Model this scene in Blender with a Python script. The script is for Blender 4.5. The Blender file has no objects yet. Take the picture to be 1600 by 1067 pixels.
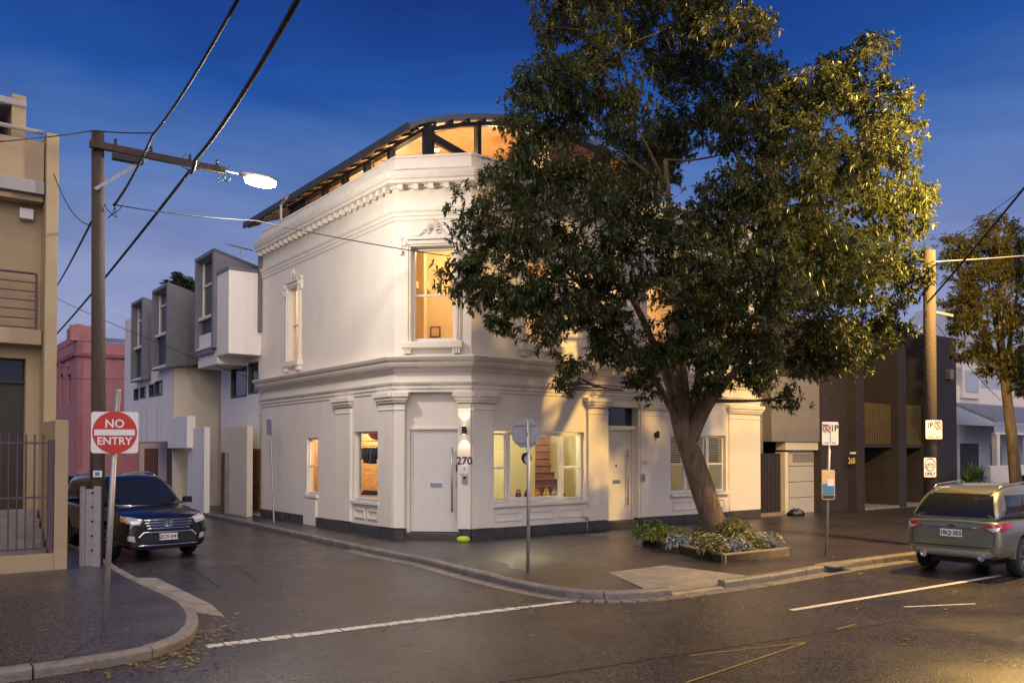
import bpy, bmesh, math, random
from mathutils import Vector, Matrix
random.seed(11)
sc = bpy.context.scene
col = sc.collection
V = Vector
# ------------------------------------------------------------------ camera
F = 1312.0; PITCH = math.radians(1.2); PYC = 676.0; H = 2.3
cd = bpy.data.cameras.new('camera'); cam = bpy.data.objects.new('camera', cd); col.objects.link(cam)
cd.sensor_width = 36.0; cd.lens = F / 1600 * 36; cd.shift_y = (PYC - 533.5) / 1600
cd.clip_start = 0.1; cd.clip_end = 2000
cam.location = (0, 0, H); cam.rotation_euler = (math.pi / 2 + PITCH, 0, 0)
sc.camera = cam
# ------------------------------------------------------------------ dusk sky
w = bpy.data.worlds.new('World'); sc.world = w; w.use_nodes = True
nt = w.node_tree; nt.nodes.clear()
tc = nt.nodes.new('ShaderNodeTexCoord'); sep = nt.nodes.new('ShaderNodeSeparateXYZ')
nz = nt.nodes.new('ShaderNodeTexNoise'); nz.inputs['Scale'].default_value = 1.9; nz.inputs['Detail'].default_value = 5
mp = nt.nodes.new('ShaderNodeMapping'); mp.inputs['Scale'].default_value = (1, 1, 3.5)
ma = nt.nodes.new('ShaderNodeMath'); ma.operation = 'MULTIPLY_ADD'; ma.inputs[1].default_value = 0.17; 
rp = nt.nodes.new('ShaderNodeValToRGB'); bg = nt.nodes.new('ShaderNodeBackground'); ow = nt.nodes.new('ShaderNodeOutputWorld')
nt.links.new(tc.outputs['Generated'], sep.inputs[0]); nt.links.new(tc.outputs['Generated'], mp.inputs['Vector'])
nt.links.new(mp.outputs[0], nz.inputs['Vector']); nt.links.new(nz.outputs['Fac'], ma.inputs[0]); nt.links.new(sep.outputs['Z'], ma.inputs[2])
nt.links.new(ma.outputs[0], rp.inputs['Fac']); n2 = nt.nodes.new('ShaderNodeTexNoise'); n2.inputs['Scale'].default_value = 3.1; n2.inputs['Detail'].default_value = 7; n2.inputs['Roughness'].default_value = .6; n2.inputs['Distortion'].default_value = .6
mp2 = nt.nodes.new('ShaderNodeMapping'); mp2.inputs['Scale'].default_value = (1, 1.2, 4.5); nt.links.new(tc.outputs['Generated'], mp2.inputs['Vector']); nt.links.new(mp2.outputs[0], n2.inputs['Vector'])
cl = nt.nodes.new('ShaderNodeValToRGB'); cl.color_ramp.elements[0].position = .35; cl.color_ramp.elements[0].color = (.86, .86, .88, 1); cl.color_ramp.elements[1].position = .68; cl.color_ramp.elements[1].color = (1.22, 1.16, 1.08, 1); nt.links.new(n2.outputs['Fac'], cl.inputs[0])
mc = nt.nodes.new('ShaderNodeMix'); mc.data_type = 'RGBA'; mc.blend_type = 'MULTIPLY'; mc.inputs['Factor'].default_value = 1; nt.links.new(rp.outputs['Color'], mc.inputs[6]); nt.links.new(cl.outputs[0], mc.inputs[7]); nt.links.new(mc.outputs[2], bg.inputs['Color']); nt.links.new(bg.outputs[0], ow.inputs['Surface'])
els = rp.color_ramp.elements
stops = [(0.0, (.28, .29, .45)), (.17, (.30, .33, .53)), (.28, (.23, .29, .53)), (.38, (.09, .185, .48)), (.48, (.017, .085, .36)), (.58, (.009, .036, .22)), (1.0, (.006, .025, .17))]
els[0].position = stops[0][0]; els[0].color = stops[0][1] + (1,)
els[1].position = 1.0; els[1].color = stops[-1][1] + (1,)
for p_, c_ in stops[1:-1]:
    e = els.new(p_); e.color = c_ + (1,)
bg.inputs['Strength'].default_value = 1.0
# afterglow of the set sun, behind the camera: very broad and soft
sl = bpy.data.lights.new('afterglow', 'SUN'); sl.energy = 2.5; sl.angle = math.radians(75); sl.color = (1.0, .83, .71)
so = bpy.data.objects.new('afterglow', sl); col.objects.link(so); so.rotation_euler = (math.radians(50), 0, math.radians(14))
sc.view_settings.view_transform = 'Standard'; sc.view_settings.look = 'None'; sc.view_settings.exposure = 0; sc.view_settings.gamma = 1
# ------------------------------------------------------------------ helpers
U2 = V((.7953, .6062)); U1 = V((-.6062, .7953))
def ray(px, py):
    x = (px - 800) / F; y = (PYC - py) / F
    return V((x, math.cos(PITCH) - y * math.sin(PITCH), math.sin(PITCH) + y * math.cos(PITCH)))
def gnd(px, py, z=0.0):
    r = ray(px, py); t = (z - H) / r.z
    return V((r.x * t, r.y * t, z))
def atY(px, py, Y):
    r = ray(px, py); t = Y / r.y
    return V((r.x * t, Y, H + r.z * t))
class Fac:
    """vertical plane: origin, direction (left to right), outward normal; s along it, z up, o outwards"""
    def __init__(self, O, d): self.O = V(O[:2]); self.d = V(d[:2]).normalized(); self.n = V((self.d.y, -self.d.x))
    def sz(self, px, py, o=0.0):
        r = ray(px, py); O = self.O + self.n * o
        t = O.dot(self.n) / V((r.x, r.y)).dot(self.n)
        p = V((r.x, r.y)) * t
        return (p - O).dot(self.d), H + r.z * t
    def s(self, px, py=700, o=0.0): return self.sz(px, py, o)[0]
    def z(self, px, py, o=0.0): return self.sz(px, py, o)[1]
    def P(self, s, z, o=0.0):
        q = self.O + self.d * s + self.n * o
        return V((q.x, q.y, z))
ORG = {}
def link(o): col.objects.link(o); return o
class MB:
    def __init__(self): self.v = []; self.f = []
    def add(self, pts, faces):
        b = len(self.v); self.v += [V(p) for p in pts]; self.f += [tuple(b + i for i in f) for f in faces]; return self
    def hexa(self, p): return self.add(p, [(0, 3, 2, 1), (4, 5, 6, 7), (0, 1, 5, 4), (1, 2, 6, 5), (2, 3, 7, 6), (3, 0, 4, 7)])
    def box(self, x0, x1, y0, y1, z0, z1):
        return self.hexa([(x0, y0, z0), (x1, y0, z0), (x1, y1, z0), (x0, y1, z0), (x0, y0, z1), (x1, y0, z1), (x1, y1, z1), (x0, y1, z1)])
    def fbox(self, fc, s0, s1, z0, z1, o0, o1):
        P = fc.P
        return self.hexa([P(s0, z0, o1), P(s1, z0, o1), P(s1, z0, o0), P(s0, z0, o0), P(s0, z1, o1), P(s1, z1, o1), P(s1, z1, o0), P(s0, z1, o0)])
    def prism(self, pts, vec):
        n = len(pts); vec = V(vec); q = [V(p) for p in pts]; q += [p + vec for p in q]
        return self.add(q, [tuple(range(n)), tuple(range(2 * n - 1, n - 1, -1))] + [(i, (i + 1) % n, n + (i + 1) % n, n + i) for i in range(n)])
    def fpoly(self, fc, pts, o0, o1):
        n3 = V((fc.n.x, fc.n.y, 0)); return self.prism([fc.P(s, z, o0) for s, z in pts], n3 * (o1 - o0))
    def tube(self, pts, r, n=8, cap=True):
        pts = [V(p) for p in pts]; k = len(pts); rr = r if isinstance(r, (list, tuple)) else [r] * k
        q = []; up = None
        for i, p in enumerate(pts):
            t = (pts[min(i + 1, k - 1)] - pts[max(i - 1, 0)]).normalized()
            if up is None: up = V((0, 0, 1)) if abs(t.z) < .9 else V((1, 0, 0))
            a = t.cross(up).normalized(); b = a.cross(t).normalized(); up = b
            q += [p + (a * math.cos(2 * math.pi * j / n) + b * math.sin(2 * math.pi * j / n)) * rr[i] for j in range(n)]
        fs = [(i * n + j, i * n + (j + 1) % n, (i + 1) * n + (j + 1) % n, (i + 1) * n + j) for i in range(k - 1) for j in range(n)]
        if cap: fs += [tuple(range(n - 1, -1, -1)), tuple((k - 1) * n + j for j in range(n))]
        return self.add(q, fs)
    def lathe(self, prof, c, ax=(0, 0, 1), n=24):
        ax = V(ax).normalized(); a = ax.orthogonal().normalized(); b = ax.cross(a); c = V(c); k = len(prof)
        q = [c + ax * h + (a * math.cos(2 * math.pi * j / n) + b * math.sin(2 * math.pi * j / n)) * r for r, h in prof for j in range(n)]
        fs = [(i * n + j, i * n + (j + 1) % n, (i + 1) * n + (j + 1) % n, (i + 1) * n + j) for i in range(k - 1) for j in range(n)]
        fs += [tuple(range(n - 1, -1, -1)), tuple((k - 1) * n + j for j in range(n))]
        return self.add(q, fs)
    def sweep(self, prof, path, cap=True):
        """closed profile of (o, z) along a 2D polyline, mitred; o is outward = right of travel"""
        path = [V(p[:2]) for p in path]; k = len(path); m = len(prof); q = []
        for i, p in enumerate(path):
            d0 = (p - path[i - 1]).normalized() if i else None
            d1 = (path[i + 1] - p).normalized() if i < k - 1 else None
            n0 = V((d0.y, -d0.x)) if d0 else None; n1 = V((d1.y, -d1.x)) if d1 else None
            if n0 and n1: nn = (n0 + n1).normalized(); nn = nn / max(.3, nn.dot(n0))
            else: nn = n0 or n1
            q += [V((p.x + nn.x * o, p.y + nn.y * o, z)) for o, z in prof]
        fs = [(i * m + j, (i + 1) * m + j, (i + 1) * m + (j + 1) % m, i * m + (j + 1) % m) for i in range(k - 1) for j in range(m)]
        if cap: fs += [tuple(range(m)), tuple((k - 1) * m + j for j in range(m - 1, -1, -1))]
        return self.add(q, fs)
    def loft(self, rings, cap=True):
        k = len(rings); m = len(rings[0]); q = [p for r in rings for p in r]
        fs = [(i * m + j, (i + 1) * m + j, (i + 1) * m + (j + 1) % m, i * m + (j + 1) % m) for i in range(k - 1) for j in range(m)]
        if cap: fs += [tuple(range(m)), tuple((k - 1) * m + j for j in range(m - 1, -1, -1))]
        return self.add(q, fs)
    def mesh(self, name, org=None, recalc=True, smooth=False):
        me = bpy.data.meshes.new(name)
        vs = [p - org for p in self.v] if org else self.v
        me.from_pydata([tuple(p) for p in vs], [], self.f)
        if recalc:
            bm = bmesh.new(); bm.from_mesh(me); bmesh.ops.recalc_face_normals(bm, faces=bm.faces); bm.to_mesh(me); bm.free()
        if smooth:
            for p in me.polygons: p.use_smooth = True
        return me
    def build(self, name, mat, parent=None, smooth=False, bevel=0, kind=None, recalc=True):
        org = ORG.get(parent.name) if parent else None
        o = bpy.data.objects.new(name, self.mesh(name, org, recalc, smooth)); link(o)
        if mat: o.data.materials.append(mat)
        if parent: o.parent = parent; ORG[o.name] = org
        if bevel:
            b = o.modifiers.new('bevel', 'BEVEL'); b.width = bevel; b.segments = 2; b.limit_method = 'ANGLE'
        if kind: o['kind'] = kind
        return o
def tag(o, label, cat, group=None):
    o['label'] = label; o['category'] = cat
    if group: o['group'] = group
    return o
def thing(name, label, cat, loc=(0, 0, 0), rz=0.0, group=None, local=False):
    o = bpy.data.objects.new(name, None); link(o); o.location = loc; o.rotation_euler = (0, 0, rz); o.empty_display_size = .2
    ORG[o.name] = V((0, 0, 0)) if local else V(loc)
    return tag(o, label, cat, group)
def fb(fc, s0, s1, z0, z1, o0, o1, name, mat, parent, bevel=0):
    return MB().fbox(fc, s0, s1, z0, z1, o0, o1).build(name, mat, parent, bevel=bevel)
def copies(mesh_obj, mats, parent):
    """share one mesh between alike pieces: mats = world matrices relative to the first one"""
    for M in mats:
        c = mesh_obj.copy(); link(c); c.parent = parent; c.location = M
def text(name, body, size, P, xd, ud, mat, parent, ext=.004, align='CENTER'):
    cu = bpy.data.curves.new(name, 'FONT'); cu.body = body; cu.size = size; cu.extrude = ext / 2; cu.align_x = align; cu.align_y = 'CENTER'; cu.resolution_u = 3; cu.offset = size * .022
    t = link(bpy.data.objects.new(name + '_src', cu)); dg = bpy.context.evaluated_depsgraph_get()
    me = bpy.data.meshes.new_from_object(t.evaluated_get(dg)); bpy.data.objects.remove(t); bpy.data.curves.remove(cu)
    xd = V(xd).normalized(); ud = V(ud).normalized(); nd = xd.cross(ud); P = V(P); org = ORG.get(parent.name) or V((0, 0, 0))
    for v in me.vertices: v.co = P + xd * v.co.x + ud * v.co.y + nd * v.co.z - org
    o = link(bpy.data.objects.new(name, me)); me.materials.clear(); me.materials.append(mat); o.parent = parent; ORG[o.name] = org
    return o
# ------------------------------------------------------------------ materials
def mat(name, c, rough=.6, var=.12, scale=6, bump=0, bscale=60, metal=0, spec=.5, emit=None, estr=0, streak=0, coat=0):
    m = bpy.data.materials.new(name); m.use_nodes = True; n = m.node_tree; b = n.nodes['Principled BSDF']
    b.inputs['Roughness'].default_value = rough; b.inputs['Metallic'].default_value = metal; b.inputs['Specular IOR Level'].default_value = spec
    b.inputs['Coat Weight'].default_value = coat
    t = n.nodes.new('ShaderNodeTexCoord')
    if var:
        z = n.nodes.new('ShaderNodeTexNoise'); z.inputs['Scale'].default_value = scale; z.inputs['Detail'].default_value = 6; z.inputs['Roughness'].default_value = .65
        src = t.outputs['Object']
        if streak:
            g = n.nodes.new('ShaderNodeMapping'); g.inputs['Scale'].default_value = (1, 1, streak); n.links.new(src, g.inputs[0]); src = g.outputs[0]
        n.links.new(src, z.inputs['Vector'])
        r = n.nodes.new('ShaderNodeValToRGB'); n.links.new(z.outputs['Fac'], r.inputs[0])
        r.color_ramp.elements[0].position = .3; r.color_ramp.elements[1].position = .7
        r.color_ramp.elements[0].color = tuple(x * (1 - var) for x in c) + (1,); r.color_ramp.elements[1].color = tuple(min(1, x * (1 + var)) for x in c) + (1,)
        n.links.new(r.outputs[0], b.inputs['Base Color'])
    else: b.inputs['Base Color'].default_value = tuple(c) + (1,)
    if bump:
        z2 = n.nodes.new('ShaderNodeTexNoise'); z2.inputs['Scale'].default_value = bscale; z2.inputs['Detail'].default_value = 4; n.links.new(t.outputs['Object'], z2.inputs['Vector'])
        bp = n.nodes.new('ShaderNodeBump'); bp.inputs['Strength'].default_value = bump; bp.inputs['Distance'].default_value = .02
        n.links.new(z2.outputs['Fac'], bp.inputs['Height']); n.links.new(bp.outputs[0], b.inputs['Normal'])
    if emit: b.inputs['Emission Color'].default_value = tuple(emit) + (1,); b.inputs['Emission Strength'].default_value = estr
    return m
def glass_mat(name, tint=(.9, .93, .95), refl=.06):
    m = bpy.data.materials.new(name); m.use_nodes = True; n = m.node_tree; n.nodes.clear()
    o = n.nodes.new('ShaderNodeOutputMaterial'); mx = n.nodes.new('ShaderNodeMixShader'); tr = n.nodes.new('ShaderNodeBsdfTransparent'); gl = n.nodes.new('ShaderNodeBsdfGlossy')
    lw = n.nodes.new('ShaderNodeFresnel'); lw.inputs['IOR'].default_value = 1.45
    tr.inputs[0].default_value = tint + (1,); gl.inputs['Roughness'].default_value = .02
    gm = n.nodes.new('ShaderNodeNewGeometry'); mm = n.nodes.new('ShaderNodeMath'); mm.operation = 'SUBTRACT'; mm.inputs[0].default_value = 1; n.links.new(gm.outputs['Backfacing'], mm.inputs[1]); ml = n.nodes.new('ShaderNodeMath'); ml.operation = 'MULTIPLY'; n.links.new(lw.outputs[0], ml.inputs[0]); n.links.new(mm.outputs[0], ml.inputs[1]); n.links.new(ml.outputs[0], mx.inputs[0]); n.links.new(tr.outputs[0], mx.inputs[1]); n.links.new(gl.outputs[0], mx.inputs[2]); n.links.new(mx.outputs[0], o.inputs[0])
    return m
def asphalt(name, c, wet):
    m = mat(name, c, .5, .15, .9, 1.0, 70); n = m.node_tree; b = n.nodes['Principled BSDF']; t = n.nodes.new('ShaderNodeTexCoord')
    z = n.nodes.new('ShaderNodeTexNoise'); z.inputs['Scale'].default_value = .55; z.inputs['Detail'].default_value = 5; n.links.new(t.outputs['Object'], z.inputs['Vector'])
    r = n.nodes.new('ShaderNodeMapRange'); r.inputs[1].default_value = .2; r.inputs[2].default_value = .8; r.inputs[3].default_value = wet + .04; r.inputs[4].default_value = wet + .30
    n.links.new(z.outputs['Fac'], r.inputs[0]); n.links.new(r.outputs[0], b.inputs['Roughness'])
    # aggregate: light stones among the dark binder
    vz = n.nodes.new('ShaderNodeTexVoronoi'); vz.inputs['Scale'].default_value = 58; n.links.new(t.outputs['Object'], vz.inputs['Vector'])
    mr = n.nodes.new('ShaderNodeValToRGB'); mr.color_ramp.elements[0].position = .30; mr.color_ramp.elements[0].color = (.45, .45, .46, 1); mr.color_ramp.elements[1].position = .95; mr.color_ramp.elements[1].color = (4.2, 4.0, 3.8, 1)
    sp_ = n.nodes.new('ShaderNodeSeparateColor'); n.links.new(vz.outputs['Color'], sp_.inputs[0]); n.links.new(sp_.outputs[0], mr.inputs[0])
    bn = [q for q in n.nodes if q.type == 'BUMP'][0]; bn.inputs['Strength'].default_value = .55; bn.inputs['Distance'].default_value = .006; mh = n.nodes.new('ShaderNodeMath'); mh.operation = 'SUBTRACT'; mh.inputs[0].default_value = 1; n.links.new(vz.outputs['Distance'], mh.inputs[1]); n.links.new(mh.outputs[0], bn.inputs['Height'])
    old = b.inputs['Base Color'].links[0].from_socket; mu = n.nodes.new('ShaderNodeMix'); mu.data_type = 'RGBA'; mu.blend_type = 'MULTIPLY'; mu.inputs['Factor'].default_value = 1
    n.links.new(old, mu.inputs[6]); n.links.new(mr.outputs[0], mu.inputs[7]); n.links.new(mu.outputs[2], b.inputs['Base Color'])
    z3 = n.nodes.new('ShaderNodeTexNoise'); z3.inputs['Scale'].default_value = .35; z3.inputs['Detail'].default_value = 7; z3.inputs['Roughness'].default_value = .7; n.links.new(t.outputs['Object'], z3.inputs['Vector'])
    r3 = n.nodes.new('ShaderNodeValToRGB'); r3.color_ramp.elements[0].position = .25; r3.color_ramp.elements[0].color = (.66, .66, .68, 1); r3.color_ramp.elements[1].position = .78; r3.color_ramp.elements[1].color = (1.2, 1.17, 1.15, 1); n.links.new(z3.outputs['Fac'], r3.inputs[0])
    m4 = n.nodes.new('ShaderNodeMix'); m4.data_type = 'RGBA'; m4.blend_type = 'MULTIPLY'; m4.inputs['Factor'].default_value = 1; n.links.new(mu.outputs[2], m4.inputs[6]); n.links.new(r3.outputs[0], m4.inputs[7]); n.links.new(m4.outputs[2], b.inputs['Base Color'])
    return m
def leaf_mat(name, c1, c2, rough=.38):
    m = bpy.data.materials.new(name); m.use_nodes = True; n = m.node_tree; b = n.nodes['Principled BSDF']; b.inputs['Roughness'].default_value = rough
    g = n.nodes.new('ShaderNodeNewGeometry'); r = n.nodes.new('ShaderNodeValToRGB'); n.links.new(g.outputs['Random Per Island'], r.inputs[0])
    r.color_ramp.elements[0].color = c1 + (1,); r.color_ramp.elements[1].color = c2 + (1,); n.links.new(r.outputs[0], b.inputs['Base Color'])
    tl = n.nodes.new('ShaderNodeBsdfTranslucent'); n.links.new(r.outputs[0], tl.inputs[0]); mx = n.nodes.new('ShaderNodeMixShader'); mx.inputs[0].default_value = .22
    n.links.new(b.outputs[0], mx.inputs[1]); n.links.new(tl.outputs[0], mx.inputs[2]); n.links.new(mx.outputs[0], n.nodes['Material Output'].inputs[0])
    return m
M = dict(
    road=asphalt('wet_asphalt', (.025, .0225, .025), .10), path=asphalt('footpath_asphalt', (.025, .0225, .026), .14),
    concrete=mat('concrete', (.22, .20, .185), .75, .25, 3, .4, 40), kerb=mat('bluestone_kerb', (.17, .155, .145), .6, .35, 4, .6, 30),
    paint=mat('road_paint', (.55, .54, .52), .6, .3, 9, .3, 60), yellow=mat('chalk_yellow', (.22, .16, .03), .7, .3, 8),
    render=mat('white_render', (.74, .685, .61), .7, .06, 1.3, .18, 45, streak=.45), trim=mat('white_trim', (.74, .685, .61), .6, .08, 5, .12, 50),
    stone=mat('bluestone', (.055, .05, .05), .65, .35, 5, .8, 18), door=mat('pale_grey_door', (.62, .60, .56), .45, .03, 3),
    frame=mat('window_frame', (.72, .70, .66), .45, .04, 4), glass=glass_mat('window_glass'), steel=mat('brushed_steel', (.45, .43, .40), .35, .1, 20, metal=.9),
    iwall=mat('warm_plaster', (.80, .60, .36), .8, .04, 3), icream=mat('cream_plaster', (.78, .72, .50), .8, .04, 3), ifloor=mat('timber_floor', (.25, .13, .06), .5, .2, 5),
    redwood=mat('red_timber', (.17, .055, .028), .4, .3, 6, streak=.2), black=mat('black_metal', (.015, .015, .016), .4, .1, 10), dark=mat('dark_timber', (.03, .024, .02), .5, .2, 8),
    soffit=mat('ply_soffit', (.55, .33, .15), .6, .12, 4), zinc=mat('zinc', (.16, .165, .185), .45, .12, 3, metal=.35), zincd=mat('dark_zinc', (.055, .055, .06), .5, .15, 4, metal=.2),
    white2=mat('townhouse_render', (.76, .73, .71), .7, .08, 1.5, .1, 50, streak=.15), cream2=mat('townhouse_cream', (.62, .55, .44), .7, .06, 2, .1, 50),
    timber=mat('timber_boards', (.13, .065, .035), .55, .3, 5, streak=.2), pink=mat('pink_render', (.40, .17, .18), .75, .12, 2, .15, 40),
    lb=mat('tan_render', (.38, .29, .175), .75, .08, 2, .15, 50), lbband=mat('grey_band', (.33, .31, .32), .6, .1, 4), violet=mat('violet_steel', (.085, .055, .075), .5, .1, 8),
    brick=mat('dark_render', (.032, .026, .028), .7, .25, 4, .3, 40), garage=mat('garage_panel_paint', (.42, .40, .38), .5, .06, 4), grey=mat('grey_render', (.20, .185, .18), .7, .1, 3), slat=mat('bronze_slat', (.15, .115, .045), .45, .2, 6, metal=.3),
    wood_pole=mat('weathered_pole', (.060, .043, .035), .8, .35, 6, .6, 25, streak=.05), galv=mat('galvanised', (.36, .35, .36), .45, .15, 12, metal=.6),
    signw=mat('sign_white', (.72, .71, .70), .4, .04, 6), signr=mat('sign_red', (.48, .025, .018), .4, .06, 6), signk=mat('sign_black', (.02, .02, .02), .5, 0), signred2=mat('sign_dark_red', (.30, .03, .03), .5, 0),
    bark=mat('bark', (.125, .088, .055), .85, .5, 9, 1.0, 22, streak=.25), leaf=leaf_mat('leaf', (.034, .050, .017), (.100, .110, .038), .42), leaf2=leaf_mat('leaf_second', (.06, .06, .015), (.12, .11, .03)),
    g1=leaf_mat('shrub_green', (.04, .10, .015), (.10, .20, .03)), g2=leaf_mat('shrub_olive', (.07, .09, .02), (.16, .16, .05)), g3=leaf_mat('shrub_silver', (.15, .20, .22), (.28, .33, .38)), fw=leaf_mat('white_petals', (.6, .58, .42), (.8, .78, .6)), fr=mat('red_petals', (.55, .02, .02), .5, 0), fy=mat('yellow_petals', (.6, .45, .04), .5, 0),
    litter=leaf_mat('dry_leaf', (.16, .10, .03), (.35, .24, .08), .7), soil=mat('soil', (.03, .022, .015), .9, .3, 9), sleeper=mat('timber_sleeper', (.24, .19, .13), .75, .3, 5, .3, 20),
    tyre=mat('tyre', (.014, .014, .015), .75, .1, 20), rim=mat('alloy', (.55, .55, .57), .25, .03, 5, metal=.9), navy=mat('dark_car_paint', (.010, .0095, .010), .18, 0, metal=.3, coat=1), olive=mat('olive_car_paint', (.20, .205, .14), .25, .03, 3, metal=.55, coat=1),
    carglass=mat('car_glass', (.012, .014, .017), .06, 0, spec=.8), chrome=mat('chrome', (.75, .75, .76), .12, 0, metal=1), plastic=mat('black_plastic', (.018, .018, .018), .6, .1, 20), lamp=mat('headlamp', (.55, .56, .6), .12, .1, 20, metal=.4, coat=1), tail=mat('tail_lamp', (.32, .012, .02), .15, .1, 12, coat=1), silver=mat('silver_trim', (.42, .40, .36), .4, .05, 6, metal=.5), amber=mat('amber', (.6, .2, .02), .2, 0),
    cable=mat('cable', (.016, .016, .018), .6, 0), tarp=mat('hi_vis', (.45, .62, .06), .6, .1, 8), orange=mat('orange_lid', (.62, .25, .03), .5, .05, 6), binm=mat('bin_green', (.025, .032, .028), .5, .1, 6), pale=mat('pale_weatherboard', (.42, .47, .55), .7, .05, 3), roofm=mat('corrugated_iron', (.33, .37, .43), .4, .1, 4, metal=.4), cloth=mat('dark_cloth', (.03, .03, .035), .8, .2, 12), redcloth=mat('red_cloth', (.45, .03, .03), .8, .15, 8), blue=mat('poster_blue', (.05, .22, .42), .5, .1, 14), posterw=mat('poster_sand', (.62, .45, .24), .5, .2, 22), gold=mat('gold_numerals', (.65, .45, .10), .4, 0), blind=mat('blind_slats', (.05, .045, .04), .5, .1, 5),
    bulb=mat('warm_bulb', (1, .8, .5), .5, 0, emit=(1, .72, .38), estr=14), led=mat('led_lens', (1, 1, 1), .5, 0, emit=(.85, .94, 1), estr=90), sodium=mat('sodium_lens', (1, .7, .2), .5, 0, emit=(1, .62, .15), estr=60),
)
def lamp(name, loc, power, colr, parent=None, r=.08, kind='POINT'):
    l = bpy.data.lights.new(name, kind); l.energy = power; l.color = colr
    if kind == 'POINT' or kind == 'SPOT': l.shadow_soft_size = r
    o = link(bpy.data.objects.new(name, l)); o.location = V(loc) - (ORG[parent.name] if parent else V((0, 0, 0)))
    if parent: o.parent = parent
    return o
# ------------------------------------------------------------------ ground, kerbs, footpaths
FPZ = .12
def smooth(pts, n=4):
    out = []; k = len(pts)
    for i in range(k - 1):
        p0, p1, p2, p3 = pts[max(i - 1, 0)], pts[i], pts[i + 1], pts[min(i + 2, k - 1)]
        for j in range(n):
            t = j / n
            out.append(.5 * ((2 * p1) + (p2 - p0) * t + (2 * p0 - 5 * p1 + 4 * p2 - p3) * t * t + (3 * p1 - p0 - 3 * p2 + p3) * t ** 3))
    return out + [pts[-1]]
g2 = lambda px, py, z=0: gnd(px, py, z).xy
road = MB().add([(-400, -300, 0), (400, -300, 0), (400, 600, 0), (-400, 600, 0)], [(0, 1, 2, 3)]).build('road', M['road'], kind='structure')
kr = [g2(357, 814), g2(445, 834), g2(530, 853), g2(594, 868), g2(661, 881), g2(740, 902), g2(810, 919), g2(864, 930), g2(910, 935), g2(965, 936), g2(1030, 932), g2(1100, 923), g2(1181, 912), g2(1320, 888), g2(1412, 875)]
kr = [kr[0] + U1 * 45] + smooth(kr, 3) + [kr[-1] + U2 * 60]
kl = [g2(16, 1065), g2(121, 1049), g2(229, 1030), g2(290, 1009), g2(309, 984), g2(301, 958), g2(280, 944), g2(234, 923), g2(194, 901), g2(175, 888)]
kl = [kl[0] - U2 * 25] + smooth(kl, 3) + [kl[-1] + U1 * 4, kl[-1] + U1 * 55]
def offset(path, d):
    out = []
    for i, p in enumerate(path):
        t = (path[min(i + 1, len(path) - 1)] - path[max(i - 1, 0)]).normalized(); out.append(p + V((t.y, -t.x)) * d)
    return out
def resample(path, step):
    out = [path[0].copy()]; acc = 0
    for a, b in zip(path, path[1:]):
        L = (b - a).length; d = step - acc
        while d <= L: out.append(a + (b - a) * (d / L)); d += step
        acc = (acc + L) % step
    return out
ramp_px = [(950, 894), (1040, 883), (1181, 901), (1158, 917), (1045, 931)]
rampP = [gnd(*p, FPZ if i < 3 else .03) for i, p in enumerate(ramp_px)]
def footpath(name, path, far):
    o = MB().prism([(p.x, p.y, -.05) for p in offset(path, -.14)] + [(p[0], p[1], -.05) for p in far], (0, 0, FPZ + .05)).build(name, M['path'], kind='structure')
    return o
def kerb(parent, path, drop=None):
    pts = resample(path, .3); i = 0; random.seed(5)
    while i < len(pts) - 2:
        d = (pts[i].length); n = 4 if d < 30 else 14
        seg = pts[i:i + n + 1]
        if len(seg) < 2: break
        mid = seg[len(seg) // 2]; h = FPZ + .004 + random.uniform(-.006, .006)
        if drop and (mid - drop[0]).length < drop[1]: h = .035
        a = seg[0] + (seg[1] - seg[0]).normalized() * .008; b = seg[-1] - (seg[-1] - seg[-2]).normalized() * .008
        MB().sweep([(0, -.04), (.012, h - .03), (-.02, h), (-.16, h), (-.16, -.04)], [a] + seg[1:-1] + [b]).build('kerb_stone', M['kerb'], parent, bevel=.012)
        i += n
# right footpath with a notch where the concrete ramp drops to the road
inner = offset(kr, -.14)
ra, rb_ = rampP[4].xy, rampP[3].xy
ia = min(range(len(kr)), key=lambda i: (kr[i] - ra).length); ib = min(range(len(kr)), key=lambda i: (kr[i] - rb_).length)
poly = inner[:ia] + [V(p.xy) for p in rampP[:3]] + inner[ib + 1:]
far = [kr[-1] + U1 * 60, kr[0] + U2 * 60]
fpR = MB().prism([(p.x, p.y, -.05) for p in poly + far], (0, 0, FPZ + .05)).build('footpath_right', M['path'], kind='structure')
kerb(fpR, kr, ((ra + rb_) / 2, .95))
rc = (rampP[0] + rampP[2]) / 2
MB().prism([p - V((0, 0, .1)) for p in [rampP[0], rampP[1], rampP[2], V((inner[ib].x, inner[ib].y, .04)), V((inner[ia].x, inner[ia].y, .04))]], (0, 0, .104)).build('concrete_ramp', M['concrete'], fpR)
fpL = footpath('footpath_left', kl, [kl[-1] - U2 * 40, kl[0] + U1 * 80 - U2 * 20])
kerb(fpL, kl)
# concrete gutter slabs beside the left kerb
gl = [g2(200, 903), g2(238, 923), g2(283, 943), g2(306, 958)]; gr_ = [g2(243, 903), g2(290, 925), g2(330, 945), g2(352, 965)]
for i in range(3):
    e = .02
    a, b, c, d = gl[i], gl[i + 1], gr_[i + 1], gr_[i]
    q = [a.lerp(b, e), b.lerp(a, e), c.lerp(d, e), d.lerp(c, e)]
    MB().prism([(p.x, p.y, -.02) for p in q], (0, 0, .034)).build('gutter_slab', M['concrete'], fpL)
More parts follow.
